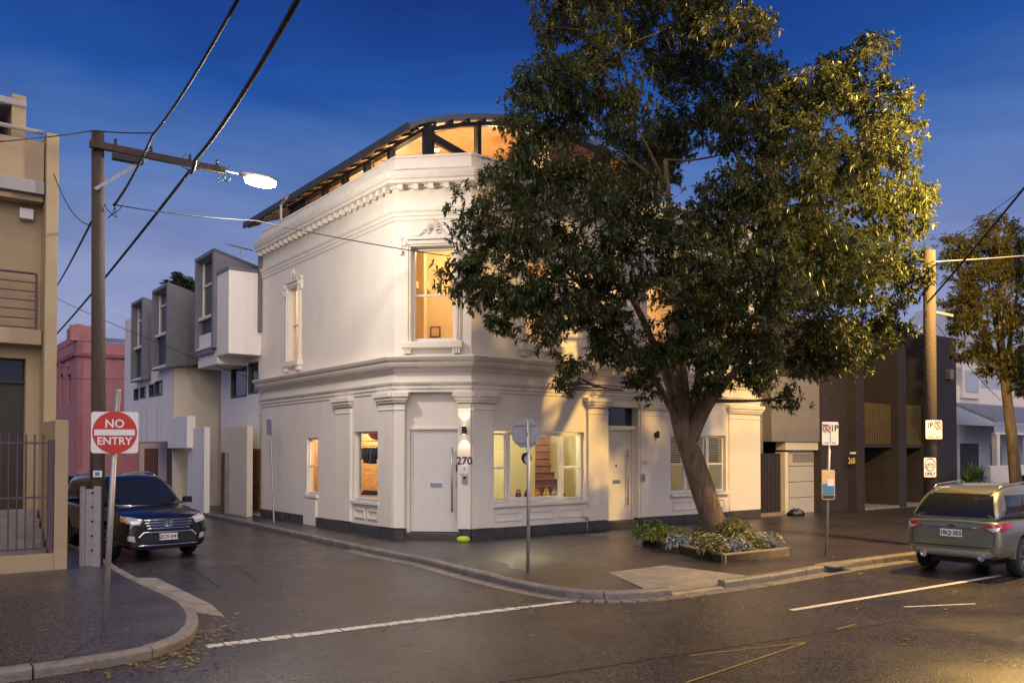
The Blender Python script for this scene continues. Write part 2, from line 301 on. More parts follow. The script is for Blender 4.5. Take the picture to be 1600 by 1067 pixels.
# gutter strip along the right kerb
for a, b in zip(kr[8:-2], kr[9:-1]):
    t = (b - a).normalized(); n_ = V((t.y, -t.x)); a2 = a + t * .004; b2 = b - t * .004
    MB().prism([(p.x, p.y, -.02) for p in (a2 + n_ * .02, b2 + n_ * .02, b2 + n_ * .3, a2 + n_ * .3)], (0, 0, .026)).build('gutter_slab', M['kerb'], fpR)
def strip(name, a, b, wd, m, z=.004, parent=None, kind='structure'):
    a = V(a); b = V(b); t = (b - a).normalized(); n_ = V((t.y, -t.x)) * wd / 2
    return MB().add([(p.x, p.y, z) for p in (a - n_, b - n_, b + n_, a + n_)], [(0, 3, 2, 1)]).build(name, m, parent, kind=kind if not parent else None)
# worn holding line across the side street: separate flakes of paint
a, b = g2(322, 1010), g2(898, 939); n = 26; random.seed(3)
for i in range(n):
    p0 = a.lerp(b, i / n + .002 * random.random()); p1 = a.lerp(b, (i + 1) / n - .004 * random.random()); t = (b - a).normalized(); nn = V((t.y, -t.x))
    wd = [random.uniform(.07, .115) for _ in range(6)]; wide = 1 if i < 21 else .8
    top = [p0.lerp(p1, k / 5) - nn * wd[k] * wide for k in range(6)]; bot = [p0.lerp(p1, k / 5) + nn * random.uniform(.06, .11) * wide for k in range(5, -1, -1)]
    MB().add([(p.x, p.y, .004) for p in top + bot], [tuple(range(12))[::-1]]).build('holding_line_paint', M['paint'], road)
strip('lane_line', g2(1237, 953), g2(1600, 893), .11, M['paint'], parent=road)
strip('lane_line', g2(1600, 893), g2(1600, 893) + (g2(1600, 893) - g2(1237, 953)).normalized() * 20, .11, M['paint'], parent=road)
strip('lane_dash', g2(1412, 948), g2(1524, 943), .05, M['paint'], parent=road)
for a_, b_ in (((1078, 1024), (1262, 1003)), ((1072, 1066), (1262, 1003)), ((1308, 983), (1336, 975))):
    strip('survey_mark', g2(*a_), g2(*b_), .03, M['yellow'], parent=road)
strip('asphalt_joint', g2(780, 1066), g2(1600, 940), .025, M['black'], .003, parent=road); strip('asphalt_joint', g2(345, 918), g2(300, 889), .03, M['black'], .003, parent=road); strip('asphalt_joint', g2(300, 889), g2(372, 885), .03, M['black'], .003, parent=road); strip('asphalt_joint', g2(372, 885), g2(402, 908), .03, M['black'], .003, parent=road)
# drain grate and pit lids on the footpath
for px, py in ((940, 835), (1303, 881)):
    p = gnd(px, py, FPZ); q = [p.xy + U2 * a + U1 * b for a, b in ((-.35, -.22), (.35, -.22), (.35, .22), (-.35, .22))]
    MB().prism([(k.x, k.y, FPZ - .02) for k in q], (0, 0, .026)).build('pit_lid', M['kerb'], fpR)
random.seed(8)
# dead leaves gathered in the gutters
lm = MB()
for (px, py, sx, sy, n) in ((325, 985, 22, 14, 130), (270, 1022, 40, 10, 90), (230, 1040, 50, 6, 60), (1050, 933, 40, 3, 30), (1200, 915, 80, 5, 40), (1380, 890, 50, 5, 40), (1000, 880, 160, 30, 30), (1300, 930, 200, 40, 30), (950, 862, 60, 10, 40), (700, 960, 200, 40, 18)):
    for _ in range(n):
        x_, y_ = random.gauss(px, sx), random.gauss(py, sy); p = gnd(x_, y_, 0)
        onp = 850 < y_ < 925 and x_ > 900
        p.z = (FPZ if onp else 0) + .016; a_ = random.random() * 6.28; L = random.uniform(.025, .06); d = V((math.cos(a_), math.sin(a_), random.uniform(-.2, .2))) * L; e = V((-math.sin(a_), math.cos(a_), random.uniform(-.3, .3))) * L * .4
        lm.add([p - d, p + e, p + d, p - e], [(0, 1, 2, 3)])
tag(lm.build('fallen_leaves', M['litter'], kind='stuff', recalc=False), 'scattered dry leaves lying in the gutters and on the road', 'leaves')
# ------------------------------------------------------------------ the white corner building
C2 = g2(736, 843, FPZ); dch = (U2 - U1).normalized()
k_ = (616 - 800) / F
aa = (C2.x - k_ * C2.y) / (dch.x - k_ * dch.y); C1 = C2 - dch * aa
tmp = Fac(C1, -U1); A = C1 + tmp.d * tmp.s(408, 800); 
LF = Fac(A, -U1); CF = Fac(C1, dch); RF = Fac(C2, U2)
LL = (C1 - A).length; LC = (C2 - C1).length; LR = RF.s(1187, 760); B = C2 + U2 * LR
zc = lambda y: CF.z(736, y)
WB = thing('corner_building', 'white rendered two-storey corner building with moulded cornices and curved roof pavilion', 'building', (C2.x, C2.y, FPZ))
Z_P0, Z_P1 = zc(825.6), zc(242)      # plinth top, parapet top
Z_MC1, Z_MC0 = zc(555.5), zc(573)    # mid cornice
Z_LC1, Z_LC0 = zc(596), zc(612)
Z_TC1, Z_TC0 = zc(269.5), zc(297)
Z_A1, Z_A0 = zc(322), zc(341)
Z_F1 = Z_MC0 - .05
def wall(fc, s0, s1, z0, z1, th, ops, name, m, parent):
    S = sorted({s0, s1} | {v for o in ops for v in o[:2]}); Z = sorted({z0, z1} | {v for o in ops for v in o[2:4]}); mb = MB(); P = fc.P
    solid = lambda i, j: 0 <= i < len(S) - 1 and 0 <= j < len(Z) - 1 and not any(o[0] - 1e-6 <= S[i] and S[i + 1] <= o[1] + 1e-6 and o[2] - 1e-6 <= Z[j] and Z[j + 1] <= o[3] + 1e-6 for o in ops)
    for i in range(len(S) - 1):
        for j in range(len(Z) - 1):
            if not solid(i, j): continue
            a, b, c, d = S[i], S[i + 1], Z[j], Z[j + 1]
            mb.add([P(a, c), P(b, c), P(b, d), P(a, d)], [(0, 1, 2, 3)]); mb.add([P(a, c, -th), P(b, c, -th), P(b, d, -th), P(a, d, -th)], [(3, 2, 1, 0)])
            if not solid(i - 1, j): mb.add([P(a, c), P(a, d), P(a, d, -th), P(a, c, -th)], [(0, 1, 2, 3)])
            if not solid(i + 1, j): mb.add([P(b, c), P(b, d), P(b, d, -th), P(b, c, -th)], [(3, 2, 1, 0)])
            if not solid(i, j - 1): mb.add([P(a, c), P(b, c), P(b, c, -th), P(a, c, -th)], [(3, 2, 1, 0)])
            if not solid(i, j + 1): mb.add([P(a, d), P(b, d), P(b, d, -th), P(a, d, -th)], [(0, 1, 2, 3)])
    return mb.build(name, m, parent, recalc=False)
def rect(fc, px0, px1, pt, pb, o=0):
    pm = (px0 + px1) / 2
    return (fc.s(px0, (pt + pb) / 2, o), fc.s(px1, (pt + pb) / 2, o), fc.z(pm, pb, o), fc.z(pm, pt, o))
def sash(fc, r, o, parent, mid=.5, name='window', fr=.05, rail=True):
    s0, s1, z0, z1 = r; mb = MB()
    mb.fbox(fc, s0, s0 + fr, z0, z1, o - .08, o); mb.fbox(fc, s1 - fr, s1, z0, z1, o - .08, o); mb.fbox(fc, s0 + fr, s1 - fr, z1 - fr, z1, o - .08, o); mb.fbox(fc, s0 + fr, s1 - fr, z0, z0 + fr * 1.5, o - .08, o)
    if rail: zm = z0 + (z1 - z0) * mid; mb.fbox(fc, s0 + fr, s1 - fr, zm - .025, zm + .025, o - .07, o - .01)
    w_ = mb.build(name, M['frame'], parent, bevel=.006)
    if rail:
        for a_, b_ in ((z0 + fr * 1.5, zm - .025), (zm + .025, z1 - fr)): fb(fc, s0 + fr, s1 - fr, a_, b_, o - .05, o - .042, 'pane', M['glass'], w_)
    else: fb(fc, s0 + fr, s1 - fr, z0 + fr * 1.5, z1 - fr, o - .05, o - .042, 'pane', M['glass'], w_)
    return w_
R_lu = rect(LF, 452, 468, 450, 564); R_l1 = rect(LF, 479.5, 496.5, 684, 772); R_l2 = rect(LF, 553, 594, 674, 782)
R_cu = rect(CF, 642, 710, 385, 534); R_cd = rect(CF, 633, 716, 611, 832)
R_r1 = rect(RF, 770, 913, 674, 783); R_rd = rect(RF, 949, 998, 636, 822); R_r2 = rect(RF, 1048, 1134, 680, 769)
R_ru1 = rect(RF, 820, 868, 408, 540); s_, e_ = RF.s(1010), RF.s(1062); R_ru2 = (s_, e_, R_ru1[2], R_ru1[3]); R_ru3 = (RF.s(1120), RF.s(1160), R_ru1[2], R_ru1[3])
TH = .34
ZB = FPZ + .0
wall(LF, 0, LL, Z_P0 - .02, Z_P1, .22, [R_lu, R_l1, R_l2], 'wall', M['render'], WB)
wall(CF, 0, LC, Z_P0 - .02, Z_P1, TH, [R_cu, (R_cd[0], R_cd[1], Z_P0 - .02, R_cd[3])], 'wall', M['render'], WB)
wall(RF, 0, LR, Z_P0 - .02, Z_P1, TH, [R_r1, (R_rd[0], R_rd[1], Z_P0 - .02, R_rd[3]), R_r2, R_ru1, R_ru2, R_ru3], 'wall', M['render'], WB)
path = [A, C1, C2, B]
# bluestone plinth in blocks, left out at the doors
for fc, L, gaps in ((LF, LL, []), (CF, LC, [R_cd[:2]]), (RF, LR, [R_rd[:2]])):
    s = 0.0
    while s < L - .05:
        e = min(L, s + random.uniform(.7, 1.1))
        for g in gaps:
            if s < g[1] and e > g[0]: e = g[0] if s < g[0] - .05 else e; s = s if s < g[0] - .05 else g[1]; e = max(e, s + .1)
        if e > L - .2: e = L
        fb(fc, s + .006, e - .006, FPZ - .05, Z_P0 - random.uniform(.02, .03), -.28, .035 + random.uniform(0, .02), 'plinth_block', M['stone'], WB, bevel=.015); s = e
# cornices and string courses, mitred round the corner
def course(prof, name): return MB().sweep(prof, path).build(name, M['trim'], WB, bevel=.006)
z1, z0 = Z_MC1, Z_MC0
course([(-.02, z0 - .10), (.05, z0 - .10), (.07, z0 - .03), (.13, z0), (.20, z0 + .01), (.24, z0 + .08), (.24, z0 + .12), (.30, z0 + .16), (.34, z1 - .05), (.34, z1 - .02), (-.02, z1 + .04)], 'mid_cornice')
z1, z0 = Z_LC1, Z_LC0
course([(-.02, z0), (.03, z0), (.03, z0 + .08), (.06, z0 + .09), (.06, z0 + .16), (.10, z0 + .20), (.12, z1), (-.02, z1 + .02)], 'string_course')
z1, z0 = Z_TC1, Z_TC0
course([(-.02, z0 + .10), (.07, z0 + .10), (.07, z0 + .16), (.26, z0 + .17), (.26, z0 + .25), (.30, z0 + .27), (.34, z0 + .36), (.36, z1), (-.02, z1 + .05)], 'top_cornice')
z1, z0 = Z_A1, Z_A0
course([(-.02, z0), (.03, z0), (.03, z0 + .09), (.055, z0 + .10), (.055, z0 + .18), (.09, z0 + .22), (.10, z1), (-.02, z1 + .02)], 'architrave_moulding')
course([(-.35, Z_P1 - .002), (.03, Z_P1 - .002), (.03, Z_P1 + .05), (-.37, Z_P1 + .05)], 'parapet_coping')
zb_ = Z_TC0 + .02
for fc, L in ((LF, LL), (CF, LC), (RF, LR)):
    n = max(4, round(L / .36)); first = None
    for i in range(n):
        s = (i + .5) * L / n
        if first is None: first = MB().fbox(fc, s - .06, s + .06, zb_, zb_ + .139, .071, .22).build('cornice_bracket', M['trim'], WB, bevel=.01); s00 = s
        else:
            c = first.copy(); link(c); c.parent = WB; d = fc.d * (s - s00); c.location = (d.x, d.y, 0)
def pilaster(fc, s0, s1, ztop, zbot=None, o=.07, m='render'):
    zb2 = Z_P0 if zbot is None else zbot
    p = fb(fc, s0, s1, zb2, ztop - .30, -.01, o, 'pilaster', M[m], WB)
    mb = MB()
    for k, (ex, za, zb3) in enumerate(((.02, .44, .40), (.04, .26, .20), (.08, .20, .12), (.12, .12, .0))):
        mb.fbox(fc, s0 - ex, s1 + ex, ztop - za, ztop - zb3 - .0, .0, o + ex)
    mb.build('capital', M['trim'], p, bevel=.012)
    return p
zt = Z_LC0 + .0
pilaster(LF, LF.s(527, 700), LF.s(550, 700), zt); pilaster(LF, LF.s(594, 700), LL - .002, zt)
pilaster(CF, .002, R_cd[0], zt); pilaster(CF, R_cd[1], LC - .002, zt, o=.075); pilaster(RF, .002, RF.s(769, 700), zt, o=.07)
pilaster(RF, RF.s(917, 700), RF.s(948, 700), zt); pilaster(RF, RF.s(1000, 700), RF.s(1044, 700), zt, o=.04); pilaster(RF, RF.s(1138, 700), LR - .01, zt, o=.04)
# recessed panels under the shop windows
def panels(fc, s0, s1, z0, z1, n):
    w_ = (s1 - s0) / n
    for i in range(n):
        a, b = s0 + i * w_ + .08, s0 + (i + 1) * w_ - .08; mb = MB()
        for q in ((a, b, z1 - .05, z1), (a, b, z0, z0 + .05), (a, a + .05, z0 + .05, z1 - .05), (b - .05, b, z0 + .05, z1 - .05)): mb.fbox(fc, *q, -.01, .035)
        mb.build('panel_moulding', M['trim'], WB, bevel=.012)
def sill(fc, s0, s1, z, o=.16, h=.10, name='window_sill'): return fb(fc, s0, s1, z - h, z, -.1, o, name, M['trim'], WB, bevel=.015)
sill(LF, R_l2[0] - .05, R_l2[1] + .05, R_l2[2], .09); panels(LF, R_l2[0], R_l2[1], Z_P0 + .12, R_l2[2] - .22, 2)
sill(RF, R_r1[0] - .02, R_r1[1] + .03, R_r1[2], .12); panels(RF, R_r1[0], R_r1[1], Z_P0 + .12, R_r1[2] - .22, 3)
sill(RF, R_r2[0] - .05, R_r2[1] + .05, R_r2[2], .14); panels(RF, R_r2[0], R_r2[1], Z_P0 + .12, R_r2[2] - .22, 2)
sill(LF, R_l1[0] - .06, R_l1[1] + .05, R_l1[2], .07); fb(LF, R_l1[0] - .12, R_l1[1] - .02, FPZ, R_l1[2] - .14, -.01, .06, 'window_apron', M['render'], WB); 
# windows
sash(LF, R_lu, -.08, WB); sash(LF, R_l1, -.06, WB); sash(LF, R_l2, -.08, WB, rail=False); sash(CF, R_cu, -.16, WB, fr=.07)
for r in (R_ru1, R_ru2, R_ru3): sash(RF, r, -.16, WB)
s0, s1, z0, z1 = R_r1
sash(RF, (s0 + .01, RF.s(796, 720), z0, z1 - .05), -.10, WB); sash(RF, (RF.s(797, 720), RF.s(881, 720), z0, z1 - .02), -.10, WB, rail=False, fr=.08); sash(RF, (RF.s(882, 720), s1 - .01, z0, z1 - .05), -.10, WB)
s0, s1, z0, z1 = R_r2
for a_, b_ in ((0, .3), (.3, .7), (.7, 1)):
    sash(RF, (s0 + (s1 - s0) * a_ + .01, s0 + (s1 - s0) * b_ - .01, z0, z1 - .02), -.10, WB)
    n = 16
    for i in range(n):
        zz = z1 - .08 - i * .052; fb(RF, s0 + (s1 - s0) * a_ + .08, s0 + (s1 - s0) * b_ - .08, zz - .02, zz + .012, -.26, -.22, 'blind_slat', M['blind'], WB)
# upper window surrounds with crest
def surround(fc, r, crest=True):
    s0, s1, z0, z1 = r; w_ = .13; mb = MB()
    for k, (i0, i1, o) in enumerate(((0, .05, .05), (.05, .10, .085), (.10, .15, .06))):
        mb.fbox(fc, s0 - i1, s0 - i0, z0, z1 + .0, 0, o); mb.fbox(fc, s1 + i0, s1 + i1, z0, z1, 0, o); mb.fbox(fc, s0 - i1, s1 + i1, z1 + i0, z1 + i1, 0, o)
    mb.fbox(fc, s0 - .10, s1 + .10, z1 + .16, z1 + .24, 0, .11)
    for a_ in (s0 - .24, s1 + .04): mb.fbox(fc, a_, a_ + .20, z1 - .12, z1 + .20, 0, .075); mb.fbox(fc, a_ - .03, a_ + .23, z1 + .20, z1 + .27, 0, .10); mb.fbox(fc, a_ - .02, a_ + .03, z1 - .20, z1 + .2, 0, .10)
    su = mb.build('window_surround', M['trim'], WB, bevel=.008)
    n3 = V((fc.n.x, fc.n.y, 0))
    for a_ in (s0 - .14, s1 + .14):
        mb = MB()
        for j in range(8):
            t = j * math.pi / 4; mb.tube([fc.P(a_, z1 + .06, .08), fc.P(a_ + .07 * math.cos(t), z1 + .06 + .07 * math.sin(t), .09)], [.015, .022], 6)
        mb.lathe([(.03, .07), (.03, .10), (.01, .12)], fc.P(a_, z1 + .06), n3, 10).build('rosette', M['trim'], su, smooth=True)
    if crest:
        sm = (s0 + s1) / 2; zb3 = z1 + .25; mb = MB(); kk = min(1, (s1 - s0) / 1.05)
        for j in range(9):
            t = math.radians(10 + 20 * j); L = (.30 if j == 4 else .25 + .03 * math.sin(t)) * kk
            mb.tube([fc.P(sm + math.cos(t) * .05, zb3 + .14 * kk + math.sin(t) * .05, .05), fc.P(sm + math.cos(t) * L * .6, zb3 + .14 * kk + math.sin(t) * L * .7, .06), fc.P(sm + math.cos(t) * L * .8, zb3 + .14 * kk + math.sin(t) * L, .04)], [.012, .028, .010], 6)
        for sg in (-1, 1):
            pts = [fc.P(sm + sg * (.14 + .10 * (1 - q / 14) * math.cos(q * .55)) * kk, zb3 + .11 * kk + .10 * kk * (1 - q / 14) * math.sin(q * .55), .05) for q in range(13)]
            mb.tube(pts, .018, 6); mb.tube([fc.P(sm + sg * .24 * kk, zb3 + .1 * kk, .05), fc.P(sm + sg * .34 * kk, zb3 + .03, .05), fc.P(sm + sg * .5 * kk, zb3 + .03, .05)], .018, 6)
        mb.build('crest', M['trim'], su, smooth=True)
    sl_ = fb(fc, s0 - .22, s1 + .22, z0 - .16, z0, -.1, .16, 'window_sill', M['trim'], WB, bevel=.015)
    for a_ in (s0 - .16, s1 - .02):
        mb = MB()
        for q in range(3): mb.fbox(fc, a_ + q * .065, a_ + q * .065 + .05, z0 - .30, z0 - .161, 0, .12 - .0)
        mb.fbox(fc, a_ - .02, a_ + .20, z0 - .20, z0 - .162, -.01, .13); mb.build('sill_bracket', M['trim'], WB, bevel=.008)
surround(CF, R_cu); surround(LF, R_lu); surround(RF, R_ru1); surround(RF, R_ru2); surround(RF, R_ru3)
# chamfer door: recessed leaf, transom panel, pull bar, letter slot
s0, s1, z0, z1 = R_cd; zt_ = CF.z(676, 667)
fb(CF, s0, s1, zt_, z1, -.22, -.16, 'transom_panel', M['render'], WB); fb(CF, s0, s1, zt_ - .06, zt_ - .002, -.22, -.12, 'door_head', M['trim'], WB, .008)
fb(CF, s0, s0 + .09, FPZ + .15, zt_ - .062, -.24, -.13, 'door_jamb', M['trim'], WB, .006); fb(CF, s1 - .04, s1, FPZ + .15, zt_ - .062, -.24, -.13, 'door_jamb', M['trim'], WB, .006)
dr = fb(CF, s0 + .095, s1 - .045, FPZ + .17, zt_ - .07, -.24, -.18, 'door', M['door'], WB, .004)
fb(CF, s0, s1, FPZ - .02, FPZ + .15, -.3, .02, 'door_step', M['stone'], WB, .02)
hs = CF.s(705, 750); hz0, hz1 = CF.z(705, 800), CF.z(705, 699)
mb = MB().tube([CF.P(hs, hz0, -.10), CF.P(hs, hz1, -.10)], .022, 10)
for q in (hz0 + .12, hz1 - .12): mb.tube([CF.P(hs, q, -.18), CF.P(hs, q, -.10)], .012, 8)
mb.build('pull_handle', M['steel'], dr, smooth=True)
q = rect(CF, 670, 689, 754, 761); fb(CF, *q, -.185, -.165, 'letter_slot', M['chrome'], dr, .004)
q = rect(CF, 712.5, 716, 726, 737); fb(CF, q[0] - .03, q[1] - .03, q[2], q[3], -.185, -.15, 'lock_keypad', M['black'], dr, .004); fb(CF, q[0] - .03, q[1] - .03, q[2] - .35, q[3] - .38, -.185, -.16, 'lock_keypad', M['steel'], dr, .004)
x3 = lambda fc: V((fc.d.x, fc.d.y, 0))
sp = CF.s(726.5, 720); text('house_number', '270', .26, CF.P(sp, CF.z(726, 720), .078), x3(CF), (0, 0, 1), M['signk'], WB)
fb(CF, *rect(CF, 719.5, 733.5, 727, 740), .075, .10, 'nameplate', M['signw'], WB, .004); fb(CF, *rect(CF, 723, 732, 742, 755), .075, .11, 'intercom', M['steel'], WB, .006); fb(CF, *rect(CF, 725.5, 729.5, 744, 748), .111, .115, 'intercom_screen', M['black'], WB)
text('nameplate_mark', '◢', .07, CF.P(sp, CF.z(726, 732), .101), x3(CF), (0, 0, 1), M['signk'], WB, .002)
# door 268
s0, s1, z0, z1 = R_rd; se = RF.s(985, 740); zt_ = RF.z(968, 665)
fb(RF, s0, s1, zt_ - .10, zt_, -.30, -.12, 'door_head', M['trim'], WB, .008); tw = fb(RF, s0, s1, zt_, z1, -.29, -.27, 'transom_window', M['carglass'], WB)
d2 = fb(RF, s0 + .06, s1 - .05, FPZ + .2, zt_ - .105, -.32, -.26, 'door', M['door'], WB, .004); fb(RF, s0, s0 + .055, FPZ + .2, zt_ - .105, -.33, -.2, 'door_jamb', M['trim'], WB); fb(RF, s1 - .045, s1, FPZ + .2, zt_ - .105, -.33, -.2, 'door_jamb', M['trim'], WB)
fb(RF, s0, s1, FPZ - .02, FPZ + .19, -.34, .02, 'door_step', M['stone'], WB, .02)
hs = RF.s(978, 740, -.26) ; mb = MB().tube([RF.P(hs, RF.z(978, 790), -.18), RF.P(hs, RF.z(978, 702), -.18)], .02, 10)
for q in (RF.z(978, 780), RF.z(978, 712)): mb.tube([RF.P(hs, q, -.26), RF.P(hs, q, -.18)], .012, 8)
mb.build('pull_handle', M['steel'], d2, smooth=True)
q = rect(RF, 957, 969, 749.5, 755, -.26); fb(RF, *q, -.265, -.245, 'letter_slot', M['steel'], d2, .004); q = rect(RF, 961.5, 963.5, 726, 729, -.26); fb(RF, *q, -.265, -.245, 'peephole', M['black'], d2)
text('house_number', '268', .17, RF.P(RF.s(1005, 723), RF.z(1005, 723), .045), x3(RF), (0, 0, 1), M['gold'], WB)
fb(RF, *rect(RF, 999.5, 1005.5, 740, 752), .041, .07, 'doorbell', M['steel'], WB, .006)
# meter box and pipe near the sill
fb(RF, *rect(RF, 909, 916, 795, 807), .04, .14, 'meter_box', M['trim'], WB, .008); MB().tube([RF.P(RF.s(914, 812), Z_P0 - .25, .09), RF.P(RF.s(914, 812), RF.z(914, 807), .09)], .02, 8).build('pipe', M['galv'], WB)
# wall lamps
def wall_lamp(fc, px, py, o, on, label):
    s, z = fc.sz(px, py, o); L = thing('wall_lamp', label, 'lamp', fc.P(s, z, o), group='wall lamps of the corner building')
    n3 = V((fc.n.x, fc.n.y, 0))
    MB().fbox(fc, s - .05, s + .05, z - .06, z + .06, o, o + .03).build('back_plate', M['black'], L, bevel=.005)
    MB().lathe([(.045, -.10), (.05, -.10), (.05, .10), (.045, .10)], fc.P(s, z, o + .10), (0, 0, 1), 16).build('lamp_body', M['black'], L); MB().fbox(fc, s - .015, s + .015, z - .02, z + .02, o + .03, o + .06).build('bracket', M['black'], L)
    if on:
        for sg in (-1, 1):
            MB().lathe([(.035, .101 * sg), (.035, .103 * sg)], fc.P(s, z, o + .10), (0, 0, 1), 14).build('lens', M['bulb'], L)
            l = lamp('lamp_light', fc.P(s, z + sg * .14, o + .10), 14, (1, .74, .42), L, .03, 'SPOT'); l.data.spot_size = math.radians(95); l.data.spot_blend = .7; l.rotation_euler = (math.pi if sg > 0 else 0, 0, 0)
wall_lamp(CF, 726, 672, .075, True, 'lit black up-and-down wall lamp on the pilaster above number 270'); wall_lamp(RF, 1024, 679, .04, False, 'unlit black wall lamp right of the door numbered 268')
# interior: floors, partitions, ceilings
def slab(z0, z1, inset, m, name, lift=None):
    pts = [LF.P(0.1, 0, -inset), LF.P(LL, 0, -inset), RF.P(0, 0, -inset), RF.P(LR - .1, 0, -inset), RF.P(LR - .1, 0, -8.4), LF.P(.1, 0, -8.4)]
    i1 = C1 - V((CF.n.x, CF.n.y)) * inset
    pts[1] = V((i1.x, i1.y, 0)); i2 = C2 - V((CF.n.x, CF.n.y)) * inset; pts[2] = V((i2.x, i2.y, 0))
    MB().prism([(p.x, p.y, z0) for p in pts], (0, 0, z1 - z0)).build(name, m, WB)
slab(FPZ - .04, FPZ + .16, .36, M['ifloor'], 'ground_floor'); slab(4.0, 4.25, .36, M['icream'], 'upper_floor'); slab(8.35, 8.6, .36, M['iwall'], 'roof_deck')
wall(Fac(LF.P(.02, 0).xy, U2), 0, 9, FPZ, Z_P1, .25, [], 'end_wall', M['render'], WB); wall(Fac(RF.P(LR - .02, 0).xy, U1), 0, 9, FPZ, Z_P1 - .3, .25, [], 'end_wall', M['render'], WB)
# ground floor partitions: cream wall behind the stair, shop fittings wall behind the side windows
def part_wall(fc, s0, s1, z0, z1, o, m, name='partition'): return fb(fc, s0, s1, z0, z1, o - .1, o, name, m, WB)
part_wall(RF, -.2, LR - .3, FPZ + .165, 3.99, -3.6, M['icream']); part_wall(LF, .2, LL - 1.2, FPZ + .165, 3.99, -1.45, M['iwall']); part_wall(Fac(LF.P(3.75, 0, -.36).xy, U2), 0, 1.05, FPZ + .165, 3.99, 0, M['iwall'])
part_wall(Fac(RF.P(-.0, 0, -.5).xy, U1), 0, 3.0, FPZ + .165, 3.99, 0, M['icream']); part_wall(Fac(RF.P(5.6, 0, -.4).xy, U1), 0, 3.1, FPZ + .165, 3.99, 0, M['icream'])
part_wall(CF, -1.2, 4.0, 4.26, 8.34, -3.2, M['iwall']); part_wall(RF, 2.6, LR - .3, 4.26, 8.34, -2.6, M['iwall']); part_wall(LF, .3, LL - 1.9, 4.26, 8.34, -2.0, M['iwall'])
WARM = (1, .66, .32)
def pendant(P, power, label, drop=.5, c=WARM):
    t = thing('pendant_lamp', label, 'lamp', P, group='ceiling pendants inside the corner building'); P = V(P)
    MB().tube([P, P - V((0, 0, drop))], .008, 6).build('cord', M['black'], t); MB().lathe([(.03, .06), (.10, -.06), (.09, -.06)], P - V((0, 0, drop)), (0, 0, 1), 14).build('lamp_shade', M['trim'], t)
    MB().lathe([(.01, .03), (.05, 0), (.05, -.03), (.01, -.07)], P - V((0, 0, drop + .03)), (0, 0, 1), 12).build('bulb', M['bulb'], t, smooth=True); lamp('bulb_light', P - V((0, 0, drop + .2)), power, c, t, .08)
pendant(CF.P(1.0, 8.34, -1.8), 140, 'pendant lamp in the room behind the big upper corner window'); pendant(RF.P(3.4, 8.34, -1.5), 130, 'pendant lamp behind the upper window partly hidden by leaves'); pendant(LF.P(1.3, 8.34, -1.2), 90, 'pendant lamp behind the narrow upper side window'); pendant(RF.P(2.6, 3.98, -1.2), 180, 'pendant lamp over the stair behind the shop window', c=(1, .84, .50)); pendant(RF.P(8.6, 3.98, -1.6), 60, 'pendant lamp behind the blinds right of the tree trunk', c=(1, .8, .5)); pendant(LF.P(5.2, 3.98, -.8), 120, 'pendant lamp over the clothes rack in the side window', c=(1, .62, .28)); pendant(LF.P(1.6, 3.98, -.9), 80, 'pendant lamp behind the small side window', c=(1, .55, .25)); pendant(RF.P(8.2, 8.34, -1.4), 90, 'pendant lamp behind the far upper window')
# room seen through the upper corner window: door, bookshelf head, picture
q0 = CF.sz(650, 490, -3.19)
idr = thing('interior_door', 'cream panelled door seen through the upper corner window', 'door', CF.P(q0[0], 4.26, -3.15)); fb(CF, q0[0] - .55, q0[0] + .28, 4.262, 6.35, -3.19, -3.15, 'door_leaf', M['icream'], idr, .01); fb(CF, q0[0] + .28, q0[0] + .36, 4.262, 6.4, -3.19, -3.12, 'architrave', M['trim'], idr)
ac = thing('wall_heater', 'pale wall-mounted air conditioner seen through the upper corner window', 'air conditioner', CF.P(*CF.sz(660, 452, -3.19), -3.18)); r_ = rect(CF, 644, 672, 441, 456, -3.1); fb(CF, *r_, -3.19, -2.95, 'case', M['icream'], ac, .02); fb(CF, r_[0] + .03, r_[1] - .03, r_[2] + .02, r_[2] + .07, -2.95, -2.94, 'outlet', M['grey'], ac)
pf = thing('picture_frame', 'small red framed picture on the wall of the upper corner room', 'picture', CF.P(*CF.sz(680, 519, -3.19), -3.18)); r_ = rect(CF, 672, 688, 510, 527, -3.15); fb(CF, *r_, -3.19, -3.16, 'frame', M['redwood'], pf); fb(CF, r_[0] + .04, r_[1] - .04, r_[2] + .04, r_[3] - .04, -3.16, -3.155, 'print', M['posterw'], pf)
# staircase behind the shop window: solid red timber treads climbing to the left and away
st = thing('staircase', 'red brown timber stair with solid steps rising behind the shop window', 'stairs', RF.P(3.4, FPZ + .16, -2.6))
o0 = RF.P(RF.s(836, 740, -.9), 0, -.9).xy; vd = o0.normalized(); SF = Fac(o0, V((vd.y, -vd.x))); n = 13
for i in range(n):
    wi = max(.42, 1.15 - i * .10); oi = -i * .15
    fb(SF, 0, wi, FPZ + .17, FPZ + .34 + i * .20, oi - .15, oi, 'step', M['redwood'], st, .008); fb(SF, 0, wi + .02, FPZ + .342 + i * .20, FPZ + .374 + i * .20, oi - .149, oi + .03, 'tread', M['timber'], st, .005)
MB().tube([RF.P(RF.s(905, 720, -2.3), 2.6, -2.25), RF.P(RF.s(884, 690, -2.3), 3.4, -2.25)], .03, 8).build('handrail', M['black'], st)
